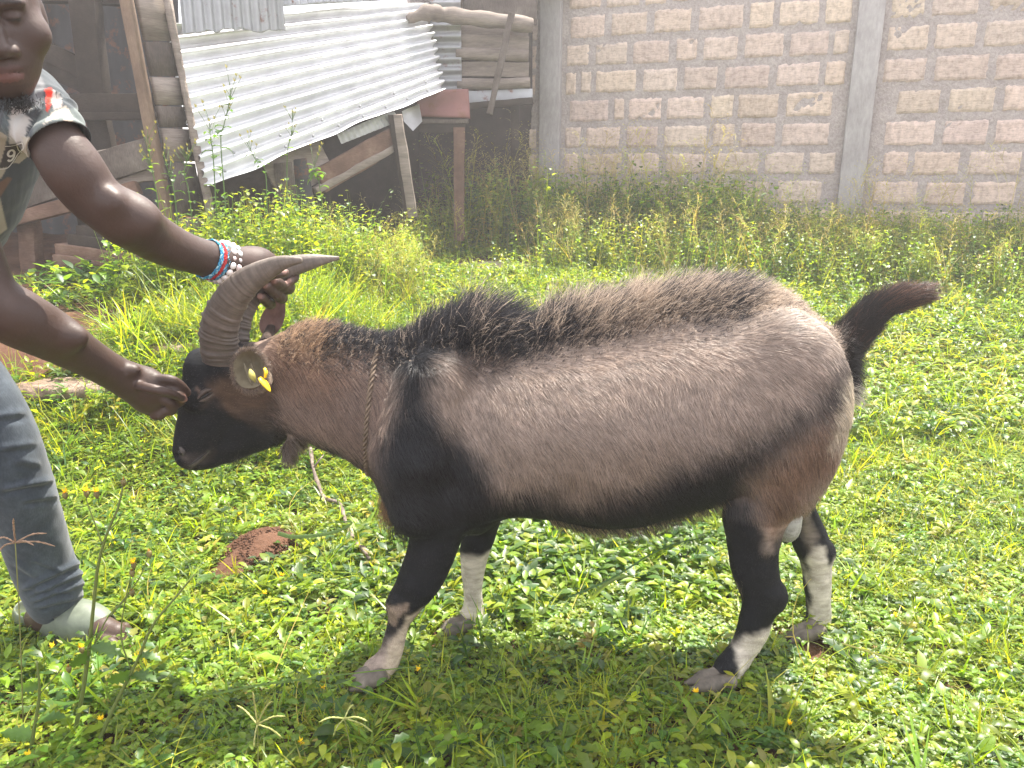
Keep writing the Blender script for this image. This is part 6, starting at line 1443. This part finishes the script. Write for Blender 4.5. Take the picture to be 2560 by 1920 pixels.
stalk('low leafy stalk with yellow blooms at the bottom left corner', [(60, 1690), (70, 1600), (85, 1500), (80, 1430)], [[(85, 1500), (120, 1460), (150, 1420)]], [(176, 1398, 1), (148, 1440, 0)], [(75, 1590, -1, -.3, .04), (80, 1560, 1, -.3, .04), (70, 1620, 1, .1, .04), (85, 1480, -1, .1, .03)], 3, 1.24)
def star_grass(label, base, head, spikes, Y, seed, col=(.26, .17, .11)):
    t = empty('star_grass', label, 'grass stalk', D(base[0], base[1], Y)); r = RS(seed)
    stem_o('stem', [(spline([D(base[0], base[1], Y), D((base[0] + head[0]) / 2 + 2, (base[1] + head[1]) / 2, Y), D(head[0], head[1], Y)], 12), .0012, .0009)], t, (.16, .17, .05))
    for sx_, sy_ in spikes:
        a = D(head[0], head[1], Y); b_ = D(head[0] + sx_, head[1] + sy_, Y + r.uniform(-.03, .03)); m_ = a.lerp(b_, .55) + Vector((0, 0, .006))
        m = MB(); m.tube(spline([a, m_, b_], 14), [.0012 + .0006 * (i % 2) for i in range(12)] + [.0009, .0005], 6, .15, seed); V = np.concatenate(m.V)
        mesh_np('seed_spike', V, m.F, STEM_M, t, True, np.array(col)[None] * r.uniform(.5, 1.5, (len(V), 1)))
    return t
star_grass('dry star shaped seed head on a thin stem in front of the grey trouser leg', (50, 1560), (33, 1172), [(-4, -52), (-40, -8), (68, -20), (86, 8), (40, 6), (-38, 22)], 1.22, 5)
star_grass('pale star shaped seed head near the bottom edge below the goat head', (555, 1700), (556, 1565), [(-45, -42), (-10, -70), (60, -18), (55, 30), (-8, 50), (30, -50)], 1.14, 6, (.30, .30, .10))
star_grass('pale green star shaped seed head near the bottom edge in the goat shadow', (770, 1700), (744, 1552), [(-55, 8), (-25, 40), (50, 6), (62, 30), (20, -30)], 1.16, 7, (.30, .32, .10))
# little yellow blooms low in the grass
def bloom():
    t = empty('yellow_flower', 'x', 'wild flower'); r = RS(3); stem_o('stem', [([(0, 0, 0), (.002, 0, .02), (0, 0, .045)], .0009, .0007)], t, (.09, .14, .03)); PP = []
    for j in range(20): v, f = leaf_t(.008 * r.uniform(.7, 1.1), .0035, 2, .1, .1, r.uniform(.1, 1.6)); PP.append((rotz(v, r.uniform(0, 6.28)) + np.array([0, 0, .044]), f, r.uniform(.8, 1.15)))
    lf_mesh('petals', PP, PETAL, t, YEL_P, r); return t
proto = bloom(); first = True
for x, y in [(292, 1068), (568, 1108), (520, 1104), (120, 1398), (655, 1612), (612, 1240), (660, 1244), (575, 1280), (300, 1420), (420, 1300), (70, 1640), (225, 1560), (700, 1490), (905, 1450), (1500, 1500), (1980, 1480), (2010, 1210), (1930, 1330), (2130, 1390), (1700, 1570)]:
    g = G(x * 1.15732, y * 1.15732 + 40)
    if first: o = proto; first = False
    else:
        o = proto.copy(); SC.collection.objects.link(o)
        for ch in proto.children: c_ = ch.copy(); SC.collection.objects.link(c_); c_.parent = o
    o.location = g; o.rotation_euler = (0, 0, x); tag(o, 'small round yellow bloom on a short stem low in the grass', 'wild flower', 'small yellow blooms in the grass')
# long arching blades
def long_blade(label, pts, Y, w_, col, seed):
    q = spline([D(a, b_, Y) for a, b_ in pts], 24); V = []; F = []
    for i, p_ in enumerate(q):
        t = q[min(i + 1, 23)] - q[max(i - 1, 0)]; t /= np.linalg.norm(t); s_ = np.cross(t, [0, -.8, .6]); s_ /= np.linalg.norm(s_); ww = w_ * (1 - (i / 23) ** 2 * .95); nn = np.cross(s_, t)
        V += [p_ - s_ * ww, p_ + nn * ww * .35, p_ + s_ * ww]
    for i in range(23): k = 3 * i; F += [(k, k + 1, k + 4, k + 3), (k + 1, k + 2, k + 5, k + 4)]
    o = mesh_np('grass_blade', np.array(V), F, LEAF, None, True, np.tile(np.array(col), (len(V), 1)), origin=tuple(q[0])); tag(o, label, 'grass blade'); return o
long_blade('broad pale arching blade under the goat belly', [(1270, 1310), (1290, 1280), (1320, 1255), (1350, 1245), (1376, 1242)], 1.75, .006, (.12, .17, .06), 1)
long_blade('curved blade hooking down beside the broad pale one under the belly', [(1310, 1370), (1345, 1340), (1368, 1300), (1366, 1270), (1355, 1262)], 1.7, .004, (.10, .15, .04), 2)
long_blade('broad glossy blade lying beside the red soil heap', [(700, 1130), (760, 1128), (720, 1150), (640, 1160), (600, 1152)][::-1], 1.95, .006, (.09, .15, .05), 3)
long_blade('long thin green blade crossing in front of the goat near fore hoof', [(460, 1500), (560, 1480), (700, 1462), (850, 1445), (985, 1432)], 1.32, .0022, (.10, .17, .03), 4)
long_blade('long thin dark green blade slanting up to the goat belly', [(1230, 1290), (1320, 1250), (1420, 1190), (1500, 1165), (1640, 1148)], 1.5, .0022, (.05, .11, .03), 5)
long_blade('long straw coloured blade slanting across the lower right grass', [(1820, 1390), (1950, 1430), (2080, 1470), (2200, 1520)], 1.45, .002, (.26, .26, .08), 6)
# ------------------------------------------------------------------ air volume added to imitate veiling lens glare
hz = MB(); hz.box((1.0, 4.0, 1.3), (16, 13, 5.0)); hm = bpy.data.materials.new('glare_veil'); hm.use_nodes = True; nt = hm.node_tree; nt.nodes.remove(nt.nodes['Principled BSDF'])
pv = nt.nodes.new('ShaderNodeVolumePrincipled'); pv.inputs['Color'].default_value = (1, .98, .97, 1); pv.inputs['Density'].default_value = .0085; pv.inputs['Anisotropy'].default_value = .35
nt.links.new(pv.outputs[0], nt.nodes['Material Output'].inputs['Volume']); o = hz.build('glare_veil', hm); tag(o, kind='stuff')
